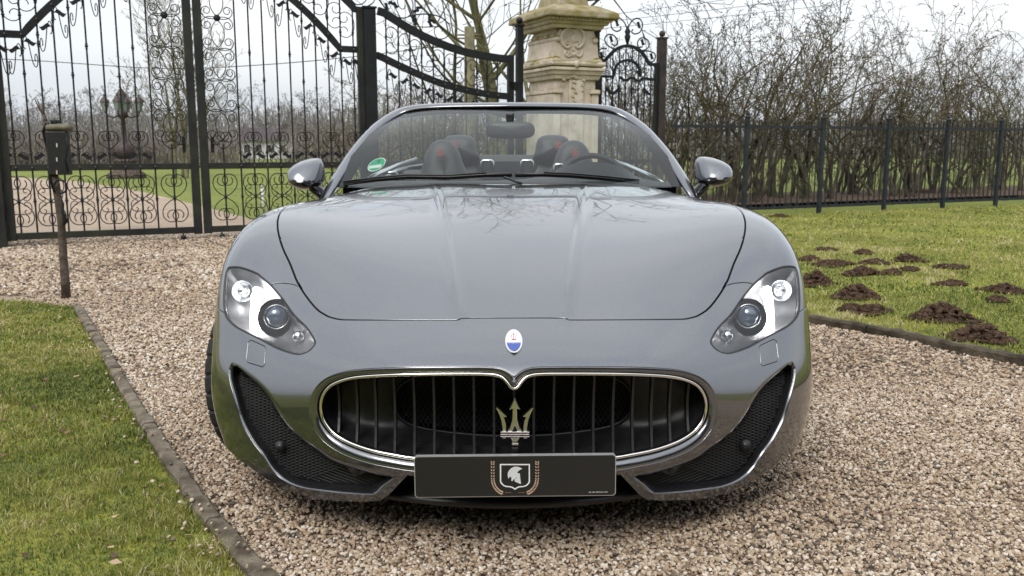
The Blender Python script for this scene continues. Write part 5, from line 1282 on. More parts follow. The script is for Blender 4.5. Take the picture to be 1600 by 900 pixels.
# upright vanes
top_i = [(p.x, p) for p in yc[:len(yc)]]
def edges_at(x):
    hits = []
    for a, c in zip(yc, yc[1:]):
        if (a.x-x)*(c.x-x) <= 0 and abs(a.x-c.x) > 1e-6: hits.append(a+(c-a)*((x-a.x)/(c.x-a.x)))
    hits.sort(key=lambda p: p.z); return hits[0], hits[-1]
for k in range(-9, 10):
    x = abs(k)*30.6/F_PX*2.47
    if k == 0: x = .0005
    lo, hi = edges_at(max(x, .02)) if abs(k) else edges_at(.03); sg = 1 if k >= 0 else -1
    if k == 0: hi = hi - Vector((0, 0, .02))
    b = MB(); P = []
    for j in range(9):
        t = j/8; p = lo+(hi-lo)*t; y = p.y+.026+.022*math.sin(math.pi*t); xx = sg*x
        P.append([(xx-.0032, y, p.z), (xx+.0032, y, p.z), (xx+.0024, y+.034, p.z), (xx-.0024, y+.034, p.z), (xx-.0032, y, p.z)])
    b.grid(P, smooth=False); b.build('vane', M['trim'], car)

# trident badge in the grille
def badge_pt(px, py, y=.018): return c_at(px, py, y)
def badge(name, polys, m, parent, y0=.012, y1=.026):
    b = MB()
    for pl in polys:
        q = [badge_pt(*p, (y0+y1)/2) for p in pl]; pts = [(v.x, v.z) for v in q]
        ar = sum(pts[i-1][0]*pts[i][1]-pts[i][0]*pts[i-1][1] for i in range(len(pts)))
        if ar < 0: pts = pts[::-1]
        b.prism(pts, y0, y1)
    return b.build(name, m, parent, bevel=.0026)
tri = empty('trident_badge'); tri.parent = car
def mir(pl): return [(2*804.3-x, y) for x, y in pl]
left = [(775,636),(778.5,637.5),(791.8,650),(786.5,650.5),(785.5,648.6),(789,656),(790.5,664),(790.5,684),(785.4,684),(785.4,668),(783.6,656),(780,646)]
ctr = [(804.3,621),(812.8,639.5),(807.6,637),(808.2,655),(811,665),(816,673),(808.5,673),(804.3,664),(800.1,673),(792.6,673),(797.6,665),(800.4,655),(801,637),(795.8,639.5)]
badge('prong', [left], M['badge_chrome'], tri); badge('prong', [mir(left)], M['badge_chrome'], tri); badge('prong', [ctr], M['badge_chrome'], tri, .008, .024)
M['badge_red'] = mat('badge_red', (.35, .02, .03), .25, coat=.5)
badge('crossbar', [[(781.8,673),(827.6,673),(827.6,675.2),(781.8,675.2)], [(781.8,676.6),(827.6,676.6),(827.6,678.6),(781.8,678.6)], [(781.8,680),(827.6,680),(827.6,681.8),(781.8,681.8)]], M['badge_chrome'], tri, .006, .02)
badge('crossbar_inlay', [[(782,675.2),(827.4,675.2),(827.4,676.6),(782,676.6)], [(782,678.6),(827.4,678.6),(827.4,680),(782,680)]], M['badge_red'], tri, .009, .019)
badge('pendant', [[(797,682),(812.5,682),(808.4,690),(801,690)], [(798.5,690.5),(811.5,690.5),(810,693),(811,695.4),(799,695.4),(800,693)]], M['badge_chrome'], tri)
badge('foot', [[(799.5,695.4),(810,695.4),(810,703),(799.5,703)]], M['trim'], tri, .012, .05)

# round badge on the nose
uvb = uv_px(803.6, 534); pb_ = Vector(S(*uvb)); pb_.x = 0; nb_ = Vector(SN(*uvb)); nb_.x = 0; nb_ = nb_*_sg; nb_.normalize(); ub_ = Vector((0, -nb_.z, nb_.y)); ub_ = ub_ if ub_.z > 0 else -ub_
scb = 1/F_PX*2.41; ry_ = 16.8*scb/max(.3, abs(ub_.dot(Vector((0, SP, CP))))*1.0); rx_ = 13.6*scb
ob = empty('oval_badge'); ob.parent = car
def oval(name, rx, ry, h0, h1, m, z0=-9, z1=9):
    pts = []
    for k in range(40):
        a = 2*math.pi*k/40; pts.append((rx*math.cos(a), ry*math.sin(a)))
    pts = [(x, y) for x, y in pts if z0 <= y/ry <= z1]
    b = MB(); f = lambda x, y, h: pb_ + Vector((x, 0, 0)) + ub_*y + nb_*h
    n = len(pts); b.add([f(x, y, h0) for x, y in pts]+[f(x, y, h1) for x, y in pts], [tuple(range(n, 2*n)), tuple(range(n-1, -1, -1))]+[(i, (i+1) % n, (i+1) % n+n, i+n) for i in range(n)])
    return b.build(name, m, ob)
oval('bezel', rx_, ry_, -.002, .0035, M['chrome']); oval('white_field', rx_*.84, ry_*.86, .0036, .0042, mat('badge_white', (.8, .8, .8), .3, coat=.5)); oval('blue_field', rx_*.84, ry_*.86, .0043, .0047, mat('badge_blue', (.015, .05, .30), .25, coat=.5), -9, -.12)
def ob_pt(x, y, h=.0047): return pb_ + Vector((x*rx_, 0, 0)) + ub_*(y*ry_) + nb_*h
b = MB()
for pl in ([(-.04,.12),(.04,.12),(.04,.5),(.12,.5),(0,.72),(-.12,.5),(-.04,.5)], [(-.36,.62),(-.18,.42),(-.26,.46),(-.16,.14),(-.22,.14),(-.34,.46)], [(.36,.62),(.18,.42),(.26,.46),(.16,.14),(.22,.14),(.34,.46)], [(-.26,.02),(.26,.02),(.26,.12),(-.26,.12)]):
    b.add([ob_pt(*p) for p in pl], [tuple(range(len(pl)))])
b.build('small_trident', M['badge_red'], ob)
def text_mesh(name, s, size, m, parent, mtx, align='CENTER'):
    cu = bpy.data.curves.new(name, 'FONT'); cu.body = s; cu.size = size; cu.align_x = align; cu.align_y = 'CENTER'; cu.resolution_u = 2
    o = bpy.data.objects.new(name, cu); COL.objects.link(o); bpy.context.view_layer.update()
    me = bpy.data.meshes.new_from_object(o); bpy.data.objects.remove(o); me.transform(mtx); me.materials.append(m); return link(name, me, parent)
M['print_white'] = mat('white_print', (.75, .75, .75), .6)
R3 = Matrix.Identity(4); c0 = Vector((1, 0, 0)); 
for i in range(3): R3[i][0] = c0[i]; R3[i][1] = ub_[i]; R3[i][2] = nb_[i]; R3[i][3] = ob_pt(0, -.20, .0049)[i]
text_mesh('lettering', 'MASERATI', .0085, M['print_white'], ob, R3)

# number plate carrier
PLY = -.028
pl0, pl1 = c_at(648, 776.5, PLY), c_at(963, 711, PLY)
plate = empty('number_plate'); plate.parent = car
pcx, pcz = (pl0.x+pl1.x)/2, (pl0.z+pl1.z)/2; pw, ph = (pl1.x-pl0.x)/2, (pl1.z-pl0.z)/2
tilt = Matrix.Translation((pcx, PLY, pcz)) @ Matrix.Rotation(math.radians(-.45), 4, 'Y')
plate.matrix_local = tilt
def rrect(w, h, r, n=5):
    o = []
    for cx, cz, a0 in ((w-r, h-r, 0), (-w+r, h-r, 90), (-w+r, -h+r, 180), (w-r, -h+r, 270)):
        o += [(cx+r*math.cos(math.radians(a0+90*k/n)), cz+r*math.sin(math.radians(a0+90*k/n))) for k in range(n+1)]
    return o
M['plate_edge'] = mat('plate_edge', (.55, .55, .56), .35, .6)
MB().prism(rrect(pw, ph, .009), 0, .012).build('board', M['plate_edge'], plate)
MB().prism(rrect(pw-.0022, ph-.0022, .008), -.0012, .001).build('face', mat('plate_black', (.0125, .0122, .012), .42, 0, .08, 200), plate)
MB().box((-pw*.8, .012, -ph*.6), (pw*.8, .055, ph*.6)).build('carrier', M['trim'], plate)
def pf(px, py):
    v = tilt.inverted() @ c_at(px, py, PLY); return (v.x, v.z)
def decal(name, polys, m, h=-.0016):
    b = MB()
    for pl in polys:
        pts = [pf(*p) for p in pl]; ar = sum(pts[i-1][0]*pts[i][1]-pts[i][0]*pts[i-1][1] for i in range(len(pts)))
        if ar < 0: pts = pts[::-1]
        b.prism(pts, h, -.001)
    return b.build(name, m, plate)
Z = lambda L_: [(740+x/9.0, 690+y/9.0) for x, y in L_]           # coordinates read in a 9x enlargement
sh_o = [(370,312),(792,312),(792,560),(780,590),(745,622),(700,636),(655,638),(620,650),(582,676),(545,650),(510,638),(465,636),(420,622),(385,590),(370,560)]
sh_i = [(388,328),(775,328),(775,555),(764,580),(736,608),(696,622),(650,624),(612,634),(582,655),(550,634),(514,624),(468,622),(428,608),(400,580),(388,555)]
decal('shield_border', [Z([a, b_, c, d]) for a, b_, c, d in [(sh_o[i-1], sh_o[i], sh_i[i], sh_i[i-1]) for i in range(len(sh_o))]], M['print_white'])
decal('helmet', [Z([(478,470),(482,435),(500,400),(530,370),(570,352),(610,350),(650,360),(685,380),(650,395),(625,415),(612,440),(580,425),(545,440),(530,470),(525,490),(505,495),(490,520)]), Z([(545,440),(580,425),(612,440),(650,445),(655,495),(620,505),(600,500),(580,520),(560,530),(548,552),(528,550),(535,520),(525,490),(530,470)]), Z([(580,520),(600,508),(655,500),(662,560),(668,592),(640,585),(600,568),(576,555)])], mat('silver_print', (.58, .60, .62), .5))
wr = []
for side in (1, -1):
    path = cr([(269, 285), (269, 400), (270, 520), (285, 600), (325, 665), (372, 705), (415, 722)], 6)
    for i in range(0, len(path)-1, 2):
        (x, y), (x2, y2) = path[i], path[min(i+2, len(path)-1)]; t = Vector((x2-x, y2-y)).normalized(); q = Vector((-t.y, t.x))
        for s2 in (1, -1):
            c = Vector((x, y)) + q*s2*15; ax = (t*-1*.8 + q*s2*.6).normalized(); bx = Vector((-ax.y, ax.x))
            pts = [c+ax*20, c+bx*8+ax*4, c-ax*18, c-bx*8+ax*4]
            if side == -1: pts = [Vector((1162-p.x, p.y)) for p in pts]
            wr.append(Z([tuple(p) for p in pts]))
M['copper'] = mat('copper_print', (.56, .39, .28), .45)
decal('wreath_branch', wr[:len(wr)//2], M['copper'], -.0017); decal('wreath_branch', wr[len(wr)//2:], M['copper'], -.0017)
decal('flourish', [Z([(440,711),(530,713),(530,718),(440,717)]), Z([(625,713),(720,711),(720,717),(625,718)])], mat('copper_line', (.22, .12, .09), .5))
x, z = pf(934.5, 768.6); mt = Matrix.Translation((x, -.0016, z)) @ Matrix.Rotation(math.pi/2, 4, 'X')
text_mesh('small_print', 'C&L GbR, DRIVEXCLUSIVE', .0043, M['print_white'], plate, mt)

# side intakes
def intake(sd):
    root = empty('side_intake'); root.parent = car
    outer = INTAKE_L
    cx = sum(p[0] for p in outer)/len(outer); cy = sum(p[1] for p in outer)/len(outer)
    n = len(outer); cols = []; ins = []
    for i, p in enumerate(outer):
        a, c = Vector(outer[i-2]), Vector(outer[(i+2) % n]); t = (c-a).normalized(); q = Vector((t.y, -t.x))
        q = -q if not in_poly(np.array([(p[0]+q.x*3, p[1]+q.y*3)]), outer)[0] else q
        lower = p[1] > 745 or p[0] < 372 or p[1] > .75*(p[0]-376)+650 ; w = 14 if lower else 4
        ip_ = (p[0]+q.x*w, p[1]+q.y*w); ins.append(ip_)
        u, tt = uv_px(*p); A = Vector(S(u, tt)); N = Vector(SN(u, tt))*_sg; B = SX(*ip_, back=.075 if lower else .055)
        v = B-A; tv = v-N*v.dot(N); A0 = A-N*.0018 - tv.normalized()*.001
        cols.append(bez(A0, A+tv.normalized()*.010, A+tv*.55+v*.3, B, 7))
    fx = (lambda p: p) if sd > 0 else (lambda p: Vector((-p.x, p.y, p.z)))
    b = MB(); b.grid([[fx(p) for p in c] for c in cols], True, True); b.build('intake_lip', M['paint'] if True else M['trim'], root)
    # mesh insert: woven wire over a dark cavity
    b = MB(); q = ins; xs = 350+np.arange(60)*5.0
    for sg in (1, -1):
        for k in range(-26, 52):
            ys = 560 + k*4.6 + sg*(xs-350)*.36
            ok = in_poly(np.stack([xs, ys], 1), q); run = []
            for j in range(61):
                if j < 60 and ok[j]: run.append((xs[j], ys[j]))
                else:
                    if len(run) > 1: b.tube([fx(SX(*p, back=.062+.0012*sg)) for p in run[::2]+[run[-1]]], .0014, 3, cap=False)
                    run = []
    o = b.build('mesh_insert', M['trim_mid'], root); o['kind'] = 'stuff'
    b = MB(); pts = [fx(SX(*p, back=.078)) for p in q]; c = fx(SX(455, 700, back=.085)); n = len(pts)
    b.add(pts+[c], [(i, (i+1) % n, n) for i in range(n)], True); b.build('cavity', M['void'], root)
    # parking sensor and lower eye
    c = fx(SX(439, 697, back=.052)); b = MB().lathe([(.001, -.016), (.010, -.016), (.011, -.010), (.016, -.008), (.018, 0), (.018, .02)], 16, (c.x, c.y, c.z), 'y'); b.build('parking_sensor', M['trim'], root)
    pts = [fx(SX(*p, back=.03)) for p in ((537,725),(548,737),(553,745),(566,741),(576,734),(560,729))]; bk = [p+Vector((0, .03, 0)) for p in pts]; n = len(pts)
    br_ = MB().add(pts+bk, [tuple(range(n)), tuple(range(2*n-1, n-1, -1))]+[(i, (i+1) % n, (i+1) % n+n, i+n) for i in range(n)]).build('sensor_bracket', M['trim_mid'], root, bevel=.002)
    c = fx(SX(556, 735.5, back=.028)); MB().lathe([(.001, -.004), (.0105, -.004), (.0115, .004), (.0115, .01)], 16, (c.x, c.y, c.z), 'y').build('sensor_eye', M['trim'], br_)
    return root
_ri = intake(1)
def mirror_tree(root):
    c = root.copy(); COL.objects.link(c); c.parent = car
    def rec(o, par):
        for ch in list(o.children):
            k = ch.copy(); k.data = ch.data.copy(); k.data.transform(Matrix.Scale(-1, 4, (1, 0, 0))); k.data.flip_normals(); COL.objects.link(k); k.parent = par; rec(ch, k)
    rec(root, c); return c
mirror_tree(_ri)
# centre chin: black lower panel and lip
b = MB(); P = []
for k in range(-16, 17):
    x = k/16*.42; y = .085+.10*(abs(x)/.42)**2
    P.append([(x, y+.05, .30), (x, y+.07, .20), (x, y+.03, .165), (x, y+.0, .160), (x, y-.006, .150), (x, y, .140), (x, y+.10, .135)])
b.grid(P, True); b.build('chin_spoiler', M['trim'], car)
for j in range(3):
    MB().tube([(k/10*.36, .14+.02*j+.08*(abs(k)/10)**2, .20+.03*j) for k in range(-10, 11)], .006, 6).build('chin_slat', M['trim_mid'], car)
MB().prism([(-.30, .22), (.30, .22), (.60, .42), (.60, 4.5), (-.60, 4.5), (-.60, .42)], .145, .17, 'xy').build('undertray', M['void'], car)
for y0, y1 in ((.5, .52), (1.32, 1.36), (3.4, 3.42), (4.3, 4.32)): MB().box((-.62, y0, .16), (.62, y1, .62)).build('bulkhead', M['void'], car)
for yy in (YF, YR):
    for sd in (1, -1):
        b = MB(); P = [[(sd*(.56 if j == 0 else .89), yy+.385*math.cos(a), .335+.385*math.sin(a)) for j in (0, 1)] for a in [math.radians(-20+220*k/24) for k in range(25)]]
        b.grid(P); b.add([p[0] for p in P], [tuple(range(25))]); b.build('wheel_housing', M['void'], car)

# ------------------------------------------------------------------ headlights
M['lamp_silver'] = mat('lamp_housing', (.36, .355, .37), .38, .8, .15, 9)
M['lamp_led'] = mat('lit_daytime_strip', (.9, .9, .9), .3, emit=(1, .985, .96), estr=9.0)
M['lamp_lens'] = mat('projector_lens', (.10, .13, .19), .03, .3, coat=1.0)
M['lamp_satin'] = mat('lamp_satin', (.22, .22, .24), .35, .7)
M['lamp_ring'] = mat('lamp_ring', (.62, .63, .66), .15, 1.0)
def headlight(sd):
    root = panel('headlight', sel['lens'], sd, M['lens_glass'], gap=.0035, depth=.006, off=-.0015)
    fx = (lambda p: Vector(p)) if sd > 0 else (lambda p: Vector((-p[0], p[1], p[2])))
    fill = dens(cr(HEAD_PX+[HEAD_PX[0]], 4), 4)[:-1]; cx, cy = 408, 492
    ring = [Vector(S(*uv)) for uv in head_uv]; nrm = [Vector(SN(*uv))*_sg for uv in head_uv]
    MB().tube([fx(p-n*.0035) for p, n in zip(ring, nrm)], .0042, 6, closed=True).build('seal', M['trim'], root)
    cols = []
    for p, n, q in zip(ring, nrm, fill[:len(ring)] if len(fill) == len(ring) else fill):
        i1 = SX(q[0]+(cx-q[0])*.06, q[1]+(cy-q[1])*.06, .02); i2 = SX(q[0]+(cx-q[0])*.22, q[1]+(cy-q[1])*.22, .075); i3 = SX(q[0]+(cx-q[0])*.6, q[1]+(cy-q[1])*.6, .10)
        cols.append([p-n*.006, i1, i2, i3, SX(cx, cy, .105)])
    b = MB(); b.grid([[fx(p) for p in c] for c in cols], True, True); b.build('housing', M['lamp_silver'], root)
    b = MB(); b.grid([[fx(c[0]), fx(c[0]+(c[1]-c[0])*.55)] for c in cols], True, True); b.build('bezel', M['trim'], root)
    def disc(name, px, py, back, prof, m):
        c = fx(SX(px, py, back)); o_, d = cray(px, py); d = Vector((-d.x*.5, d.y, d.z)); d = fx(d).normalized()
        rot = d.to_track_quat('Y', 'Z').to_matrix(); b = MB().lathe(prof, 28, axis='y'); b.v = [tuple(rot @ Vector(v) + c) for v in b.v]; return b.build(name, m, root)
    px = 1/F_PX*2.72
    disc('projector_ring', 432, 495, .035, [(.030, .04), (17.0*px, .0), (18.4*px, -.004), (19.4*px, .0), (19.0*px, .05)], M['lamp_ring'])
    disc('projector_lens', 432, 495, .035, [(17.4*px, .004), (15*px, -.005), (11*px, -.011), (5*px, -.0145), (.0002, -.0155)], M['lamp_lens'])
    disc('projector_bowl', 434, 497, .06, [(.03, .03), (24*px, .012), (29*px, -.012), (30*px, -.012)], M['lamp_satin'])
    disc('high_beam_ring', 379, 455, .05, [(.020, .04), (15*px, .0), (16.5*px, -.003), (17.5*px, .0), (17*px, .05)], M['lamp_ring'])
    disc('high_beam_bowl', 379, 455, .05, [(15*px, .0), (12*px, .016), (6*px, .026), (.0002, .03)], M['lamp_ring'])
    disc('indicator', 466, 526, .04, [(.0002, -.004), (7*px, -.001), (9*px, .006), (9*px, .03)], M['lamp_ring'])
    L_ = [(396, 450), (402, 452), (407, 457), (409, 463), (404, 470), (401.5, 480), (401, 493), (401, 507), (403, 519), (400, 522), (391, 516), (390.5, 500), (391.5, 482), (393, 464)]
    pts = [fx(SX(*p, .018)) for p in L_]; c = sum(pts, Vector())/len(pts) + fx(Vector((0, -.004, 0))); bk = [p+Vector((0, .03, 0)) for p in pts]; n = len(pts)
    b = MB().add(pts+bk+[c], [(i, (i+1) % n, 2*n) for i in range(n)]+[(i, (i+1) % n, (i+1) % n+n, i+n) for i in range(n)], True); b.build('daytime_strip', M['lamp_led'], root)
for sd in (1, -1): headlight(sd)

# ------------------------------------------------------------------ wheels
def wheel(x, y, steer, width, R=.342):
    root = empty('wheel', (x, y, R-.004), steer); root.parent = car; sd = 1 if x > 0 else -1
    n, w = 420, 30; P = []
    for i in range(n):
        a = 2*math.pi*i/n; row = []
        for j in range(w+1):
            q = j/w*2-1; xx = q*width/2; aq = abs(q); r = R - .004*aq**2 - .040*max(0, (aq-.80)/.20)**2.2
            g = 0
            if any(abs(aq-c) < .035 for c in (.18, .52)): g = .008
            ph_ = (a*34/(2*math.pi) + (.35*aq if q > 0 else -.35*aq) + .5*(q > 0)) % 1.0
            if aq > .56 and ph_ < .16: g = max(g, .0065)
            if aq < .5 and abs(ph_-.5) < .05 and aq > .22: g = max(g, .005)
            row.append((xx, (r-g)*math.cos(a), (r-g)*math.sin(a)))
        P.append(row)
    b = MB(); b.grid(P, False, True)
    for s in (1, -1): b.lathe([(R-.044, s*width/2), (R-.065, s*(width/2+.004)), (R-.085, s*(width/2)), (R-.092, s*(width/2-.018))], 64, axis='x', cap=False)
    b.build('tyre', M['rubber'], root)
    rm_ = MB().lathe([(.252, -width/2+.012), (.256, -width/2+.02), (.235, -width/2+.04), (.225, 0), (.235, width/2-.04), (.256, width/2-.02), (.252, width/2-.012)], 48, axis='x', cap=False).build('rim', M['rim'], root)
    xo = sd*(width/2-.045)
    for k in range(7):
        a = 2*math.pi*k/7
        for da in (-.13, .13): MB().tube([(xo+sd*.005, .05*math.cos(a), .05*math.sin(a)), (xo+sd*.012, .14*math.cos(a+da*.6), .14*math.sin(a+da*.6)), (xo+sd*.012, .238*math.cos(a+da), .238*math.sin(a+da))], [.020, .015, .014], 6).build('spoke', M['rim'], rm_)
    MB().lathe([(.001, xo-.03), (.07, xo-.03), (.07, xo), (.045, xo+sd*.02), (.001, xo+sd*.022)], 20, axis='x').build('hub', M['rim'], rm_)
    MB().lathe([(.08, -.014), (.178, -.014), (.178, .014), (.08, .014)], 40, axis='x', cap=False).build('brake_disc', M['satin'], root)
STEER = math.radians(-17)
for sd in (1, -1): wheel(sd*.802, YF, STEER, .245); wheel(sd*.795, YR, 0, .285)
# ------------------------------------------------------------------ windscreen and cabin
E_ = [(494, 316, 1.79), (500, 307, 1.82), (509, 294, 1.85), (526, 266, 1.95), (544, 239, 2.06), (562, 217, 2.16), (580, 198, 2.25), (598, 184, 2.33), (611, 176, 2.37), (625, 169.5, 2.385), (645, 164.8, 2.375), (675, 162.3, 2.355), (720, 161, 2.335), (801, 160.3, 2.32)]
I_ = [(510, 316, 1.79), (516, 307, 1.82), (524, 294, 1.85), (540, 268, 1.95), (556, 243, 2.06), (573, 222, 2.16), (590, 204, 2.25), (607, 190.5, 2.33), (620, 183, 2.37), (632, 177.2, 2.385), (650, 172.2, 2.375), (678, 169.5, 2.355), (722, 168, 2.335), (801, 167.2, 2.32)]
def pxy(L_): 
    o = []
    for x, y, d in cr(L_, 3):
        p = c_at(x, y, d); o.append(Vector((-p.x, p.y, p.z)))
    o[-1].x = 0; return o
I_ = [(x, y, d-(.030 if y > 185 else .042)) for x, y, d in I_]
fe, fi = pxy(E_), pxy(I_)
cols = []
for a, c in zip(fe, fi):
    m_ = (a+c)/2; out = (a-c).normalized()
    cols.append([a+Vector((0, .05, -.004)), a+Vector((0, .025, 0))+out*.006, a+out*.004, a+(c-a)*.3+Vector((0, -.010, .004)), a+(c-a)*.75+Vector((0, -.009, .003)), c, c+Vector((0, .02, -.002)), c+Vector((0, .055, -.006)), a+Vector((0, .05, -.004))])
full = [[Vector((-p.x, p.y, p.z)) for p in c] for c in cols] + [c for c in cols[::-1]][1:]
MB().grid(full, True).build('windscreen_frame', M['paint'], car)
bc = fi[6]; xb = bc.x
tcn = pxy([(801, 166, 2.315), (803, 166, 2.315)])[0]; tk = c_at(612, 184, 2.36); xt = -tk.x
def WS(w, v, off=0.0):
    B = Vector((w*xb*1.0, 1.665+.19*abs(w)**2.2, .950-.012*w*w)); T = Vector((w*xt, 2.318+.045*w*w, tcn.z+(tk.z-tcn.z)*min(1, abs(w))**5))
    p = B+(T-B)*v; q = math.sin(math.pi*v)*.030; return p + Vector((0, -q*.5, q)) + Vector((0, .5, -.85))*off
MB().grid([[WS(1.03*(-1+2*i/32), 1.06*j/20-.02) for j in range(21)] for i in range(33)], True).build('windscreen', M['screen_glass'], car)
M['frit'] = mat('screen_border', (.012, .012, .013), .8, spec=.1)
b = MB()
b.grid([[WS(-1.03+.105*i/3, 1.06*j/20-.02, .004) for j in range(21)] for i in range(4)]); b.grid([[WS(1.03-.105*i/3, 1.06*j/20-.02, .004) for j in range(21)] for i in range(4)])
b.grid([[WS(-.93+1.86*i/32, 1.04-.175*j/4-.0, .0045) for j in range(5)] for i in range(33)]); b.build('screen_border', M['frit'], car)
b = MB(); b.grid([[WS(-.13+.26*i/8, .87-.10*j/4*math.sin(math.pi*(i+.6)/9.2), .0045) for j in range(5)] for i in range(9)]); b.build('sensor_patch', M['frit'], car)
# environment sticker: green disc with white rim and white field
def sticker(name, rw, rv, k, m, off):
    c = (-.815, .205); pts = [WS(c[0]+rw*math.cos(a), c[1]+rv*math.sin(a)+.35*rw*math.cos(a)*.35, off) for a in [2*math.pi*i/28 for i in range(28)]]
    return MB().add(pts, [tuple(range(28))]).build(name, m, car)
st_ = sticker('windscreen_sticker', .052, .072, 1, mat('sticker_white', (.7, .74, .7), .5), .0025); 
s2 = sticker('sticker_disc', .047, .064, 1, mat('sticker_green', (.01, .36, .18), .5), .0018); s2.parent = st_
c = (-.815, .185); MB().add([WS(c[0]+a, c[1]+d+.12*a, .0012) for a, d in ((-.040, -.02), (.036, -.02), (.036, .012), (-.040, .012))], [(0, 1, 2, 3)]).build('sticker_field', bpy.data.materials['sticker_white'], st_)
o_ = WS(-.813, .235, .0010); ux = (WS(-.80, .235)-WS(-.82, .235)).normalized(); uz = (WS(-.813, .25)-WS(-.813, .22)).normalized(); un = ux.cross(uz)
R4 = Matrix.Identity(4)
for i in range(3): R4[i][0] = ux[i]; R4[i][1] = uz[i]; R4[i][2] = un[i]; R4[i][3] = o_[i]
text_mesh('sticker_digit', '4', .032, M['trim'], st_, R4)
# wipers
def wiper(pts, lift=.012):
    root = empty('wiper'); root.parent = car
    P = [c_at(x, y, d) for x, y, d in pts]
    MB().tube([p+Vector((0, -.01, lift)) for p in P], [.008]+[.006]*(len(P)-2)+[.004], 6).build('arm', M['trim'], root)
    MB().tube([p+Vector((0, -.004, lift-.008)) for p in P], .005, 6, flat=(.7, 1.2)).tube([p+Vector((0, -.012, lift+.008)) for p in P[1:]], .004, 5).build('blade', M['trim'], root)
wiper([(800, 276.5, 1.66), (760, 277, 1.67), (700, 281, 1.68), (640, 280, 1.70), (590, 284, 1.74), (537, 290.5, 1.83)])
wiper([(805, 277, 1.66), (850, 276.5, 1.67), (890, 278, 1.69), (945, 282.5, 1.73), (998, 288, 1.80)])
MB().tube([c_at(*p) for p in ((788, 277, 1.63), (800, 281, 1.61), (815, 287, 1.58))], .006, 6).build('wiper_pivot', M['trim'], car)
for sgn in (1,):
    b = MB(); b.grid([[(-.64+1.28*i/24, 1.60+.20*abs(-1+2*i/24)**2.2+.09*j, .925-.010*abs(-1+2*i/24)+.012*j) for j in range(2)] for i in range(25)]); b.build('scuttle', M['trim'], car)

# tub, dash, wheel
b = MB(); b.box((-.75, 1.95, .28), (.75, 3.8, .33)); b.build('cabin_floor', M['leather'], car)
for sd in (1, -1): MB().box((sd*.745-.02, 1.9, .33), (sd*.745+.02, 3.6, .93)).build('door_lining', M['leather'], car, bevel=.01)
b = MB(); P = []
for i in range(25):
    w = -1+2*i/24; x = w*.74; h = .045*math.exp(-((x-.37)/.24)**2)
    P.append([(x, 1.70+.16*abs(w)**2, .925), (x, 1.95, .942+h*.3), (x, 2.12, .945+h), (x, 2.20, .93+h), (x, 2.235, .88+h), (x, 2.22, .60), (x, 2.16, .34)])
b.grid(P); b.build('dashboard', M['leather'], car)
b = MB(); cb = c_at(925, 262, 2.12); P = []
for i in range(17):
    a = math.pi*i/16; P.append([(cb.x-.20*math.cos(a), 2.02, .93+.03*math.sin(a)), (cb.x-.215*math.cos(a), 2.12, .94+.095*math.sin(a)), (cb.x-.215*math.cos(a), 2.24, .93+.10*math.sin(a)), (cb.x-.19*math.cos(a), 2.235, .93+.08*math.sin(a))])
b.grid(P); b.build('instrument_binnacle', M['leather'], car)
sw = empty('steering_wheel'); sw.parent = car; tw = c_at(925, 243, 2.36)
Rw = .186; ct = Vector((tw.x, 2.36-.06, tw.z-Rw*.93)); rot = Matrix.Rotation(math.radians(-22), 3, 'X')
MB().tube([ct + rot @ Vector((Rw*math.cos(t), 0, Rw*math.sin(t))) for t in [2*math.pi*k/40 for k in range(40)]], .0155, 8, closed=True).build('rim', M['leather'], sw)
MB().lathe([(.001, -.03), (.07, -.025), (.075, .02), (.001, .03)], 18, axis='y').build('hub', M['leather'], sw).location = ct
for a in (0, math.pi, -math.pi/2): MB().tube([ct + rot @ Vector((.05*math.cos(a), 0, .05*math.sin(a))), ct + rot @ Vector((Rw*math.cos(a), 0, Rw*math.sin(a)))], .016, 6, flat=(.5, 1.4)).build('spoke', M['satin'], sw)
# seats: cushions lofted from their front outline
def pillow(name, pl, ymid, th, m, parent, back=None, slope=0.0):
    q = [c_at(x, y, ymid-th*.6) for x, y in cr(pl+[pl[0]], 4)[:-1]]; cx = sum(p.x for p in q)/len(q); cz = sum(p.z for p in q)/len(q); P = []
    for q_ in (-0.0, -.5, -.72, -.86, -.94, -.985, 1, .94, .72, 0.0):
        s = abs(q_); y = ymid + (th if q_ > 0 or str(q_) == '0.0' else -th)*(1-s**2.6)**.5
        P.append([(cx+(p.x-cx)*s, y + (p.z-cz)*slope, cz+(p.z-cz)*s) for p in q+[q[0]]])
    return MB().grid(P).build(name, m, parent)
def trident_stitch(px, py, s, y, parent, y2=None):
    b = MB()
    for pl in ([(-.08, -.5), (.08, -.5), (.08, .45), (.2, .4), (0, .9), (-.2, .4), (-.08, .45)], [(-.75, .55), (-.3, .1), (-.5, .2), (-.3, -.35), (-.42, -.35), (-.68, .2)], [(.75, .55), (.3, .1), (.5, .2), (.3, -.35), (.42, -.35), (.68, .2)], [(-.55, -.5), (.55, -.5), (.55, -.3), (-.55, -.3)], [(-.2, -.7), (.2, -.7), (.1, -.5), (-.1, -.5)]):
        b.add([c_at(px+s*x, py-s*z*1.1, y) for x, z in pl], [tuple(range(len(pl)))])
    return b.build('stitched_trident', M['leather_red'], parent)
def seat(pl_head, pl_back, ym, th, tp, x0, cush, slope=.12):
    root = empty('seat'); root.parent = car
    h = pillow('headrest', pl_head, ym, th, M['leather'], root, slope=slope); pillow('backrest', pl_back, ym+.05, th*1.1, M['leather'], root, slope=slope)
    if cush: MB().box((x0-.25, ym-.55, .36), (x0+.25, ym, .55)).build('cushion', M['leather'], root, bevel=.05)
    if tp: trident_stitch(*tp, ym-th-.004, h)
    return root
fl = [(640, 350), (645, 300), (658, 262), (664, 240), (674, 224), (688, 218), (703, 221), (715, 234), (724, 258), (734, 276), (744, 300), (748, 350)]
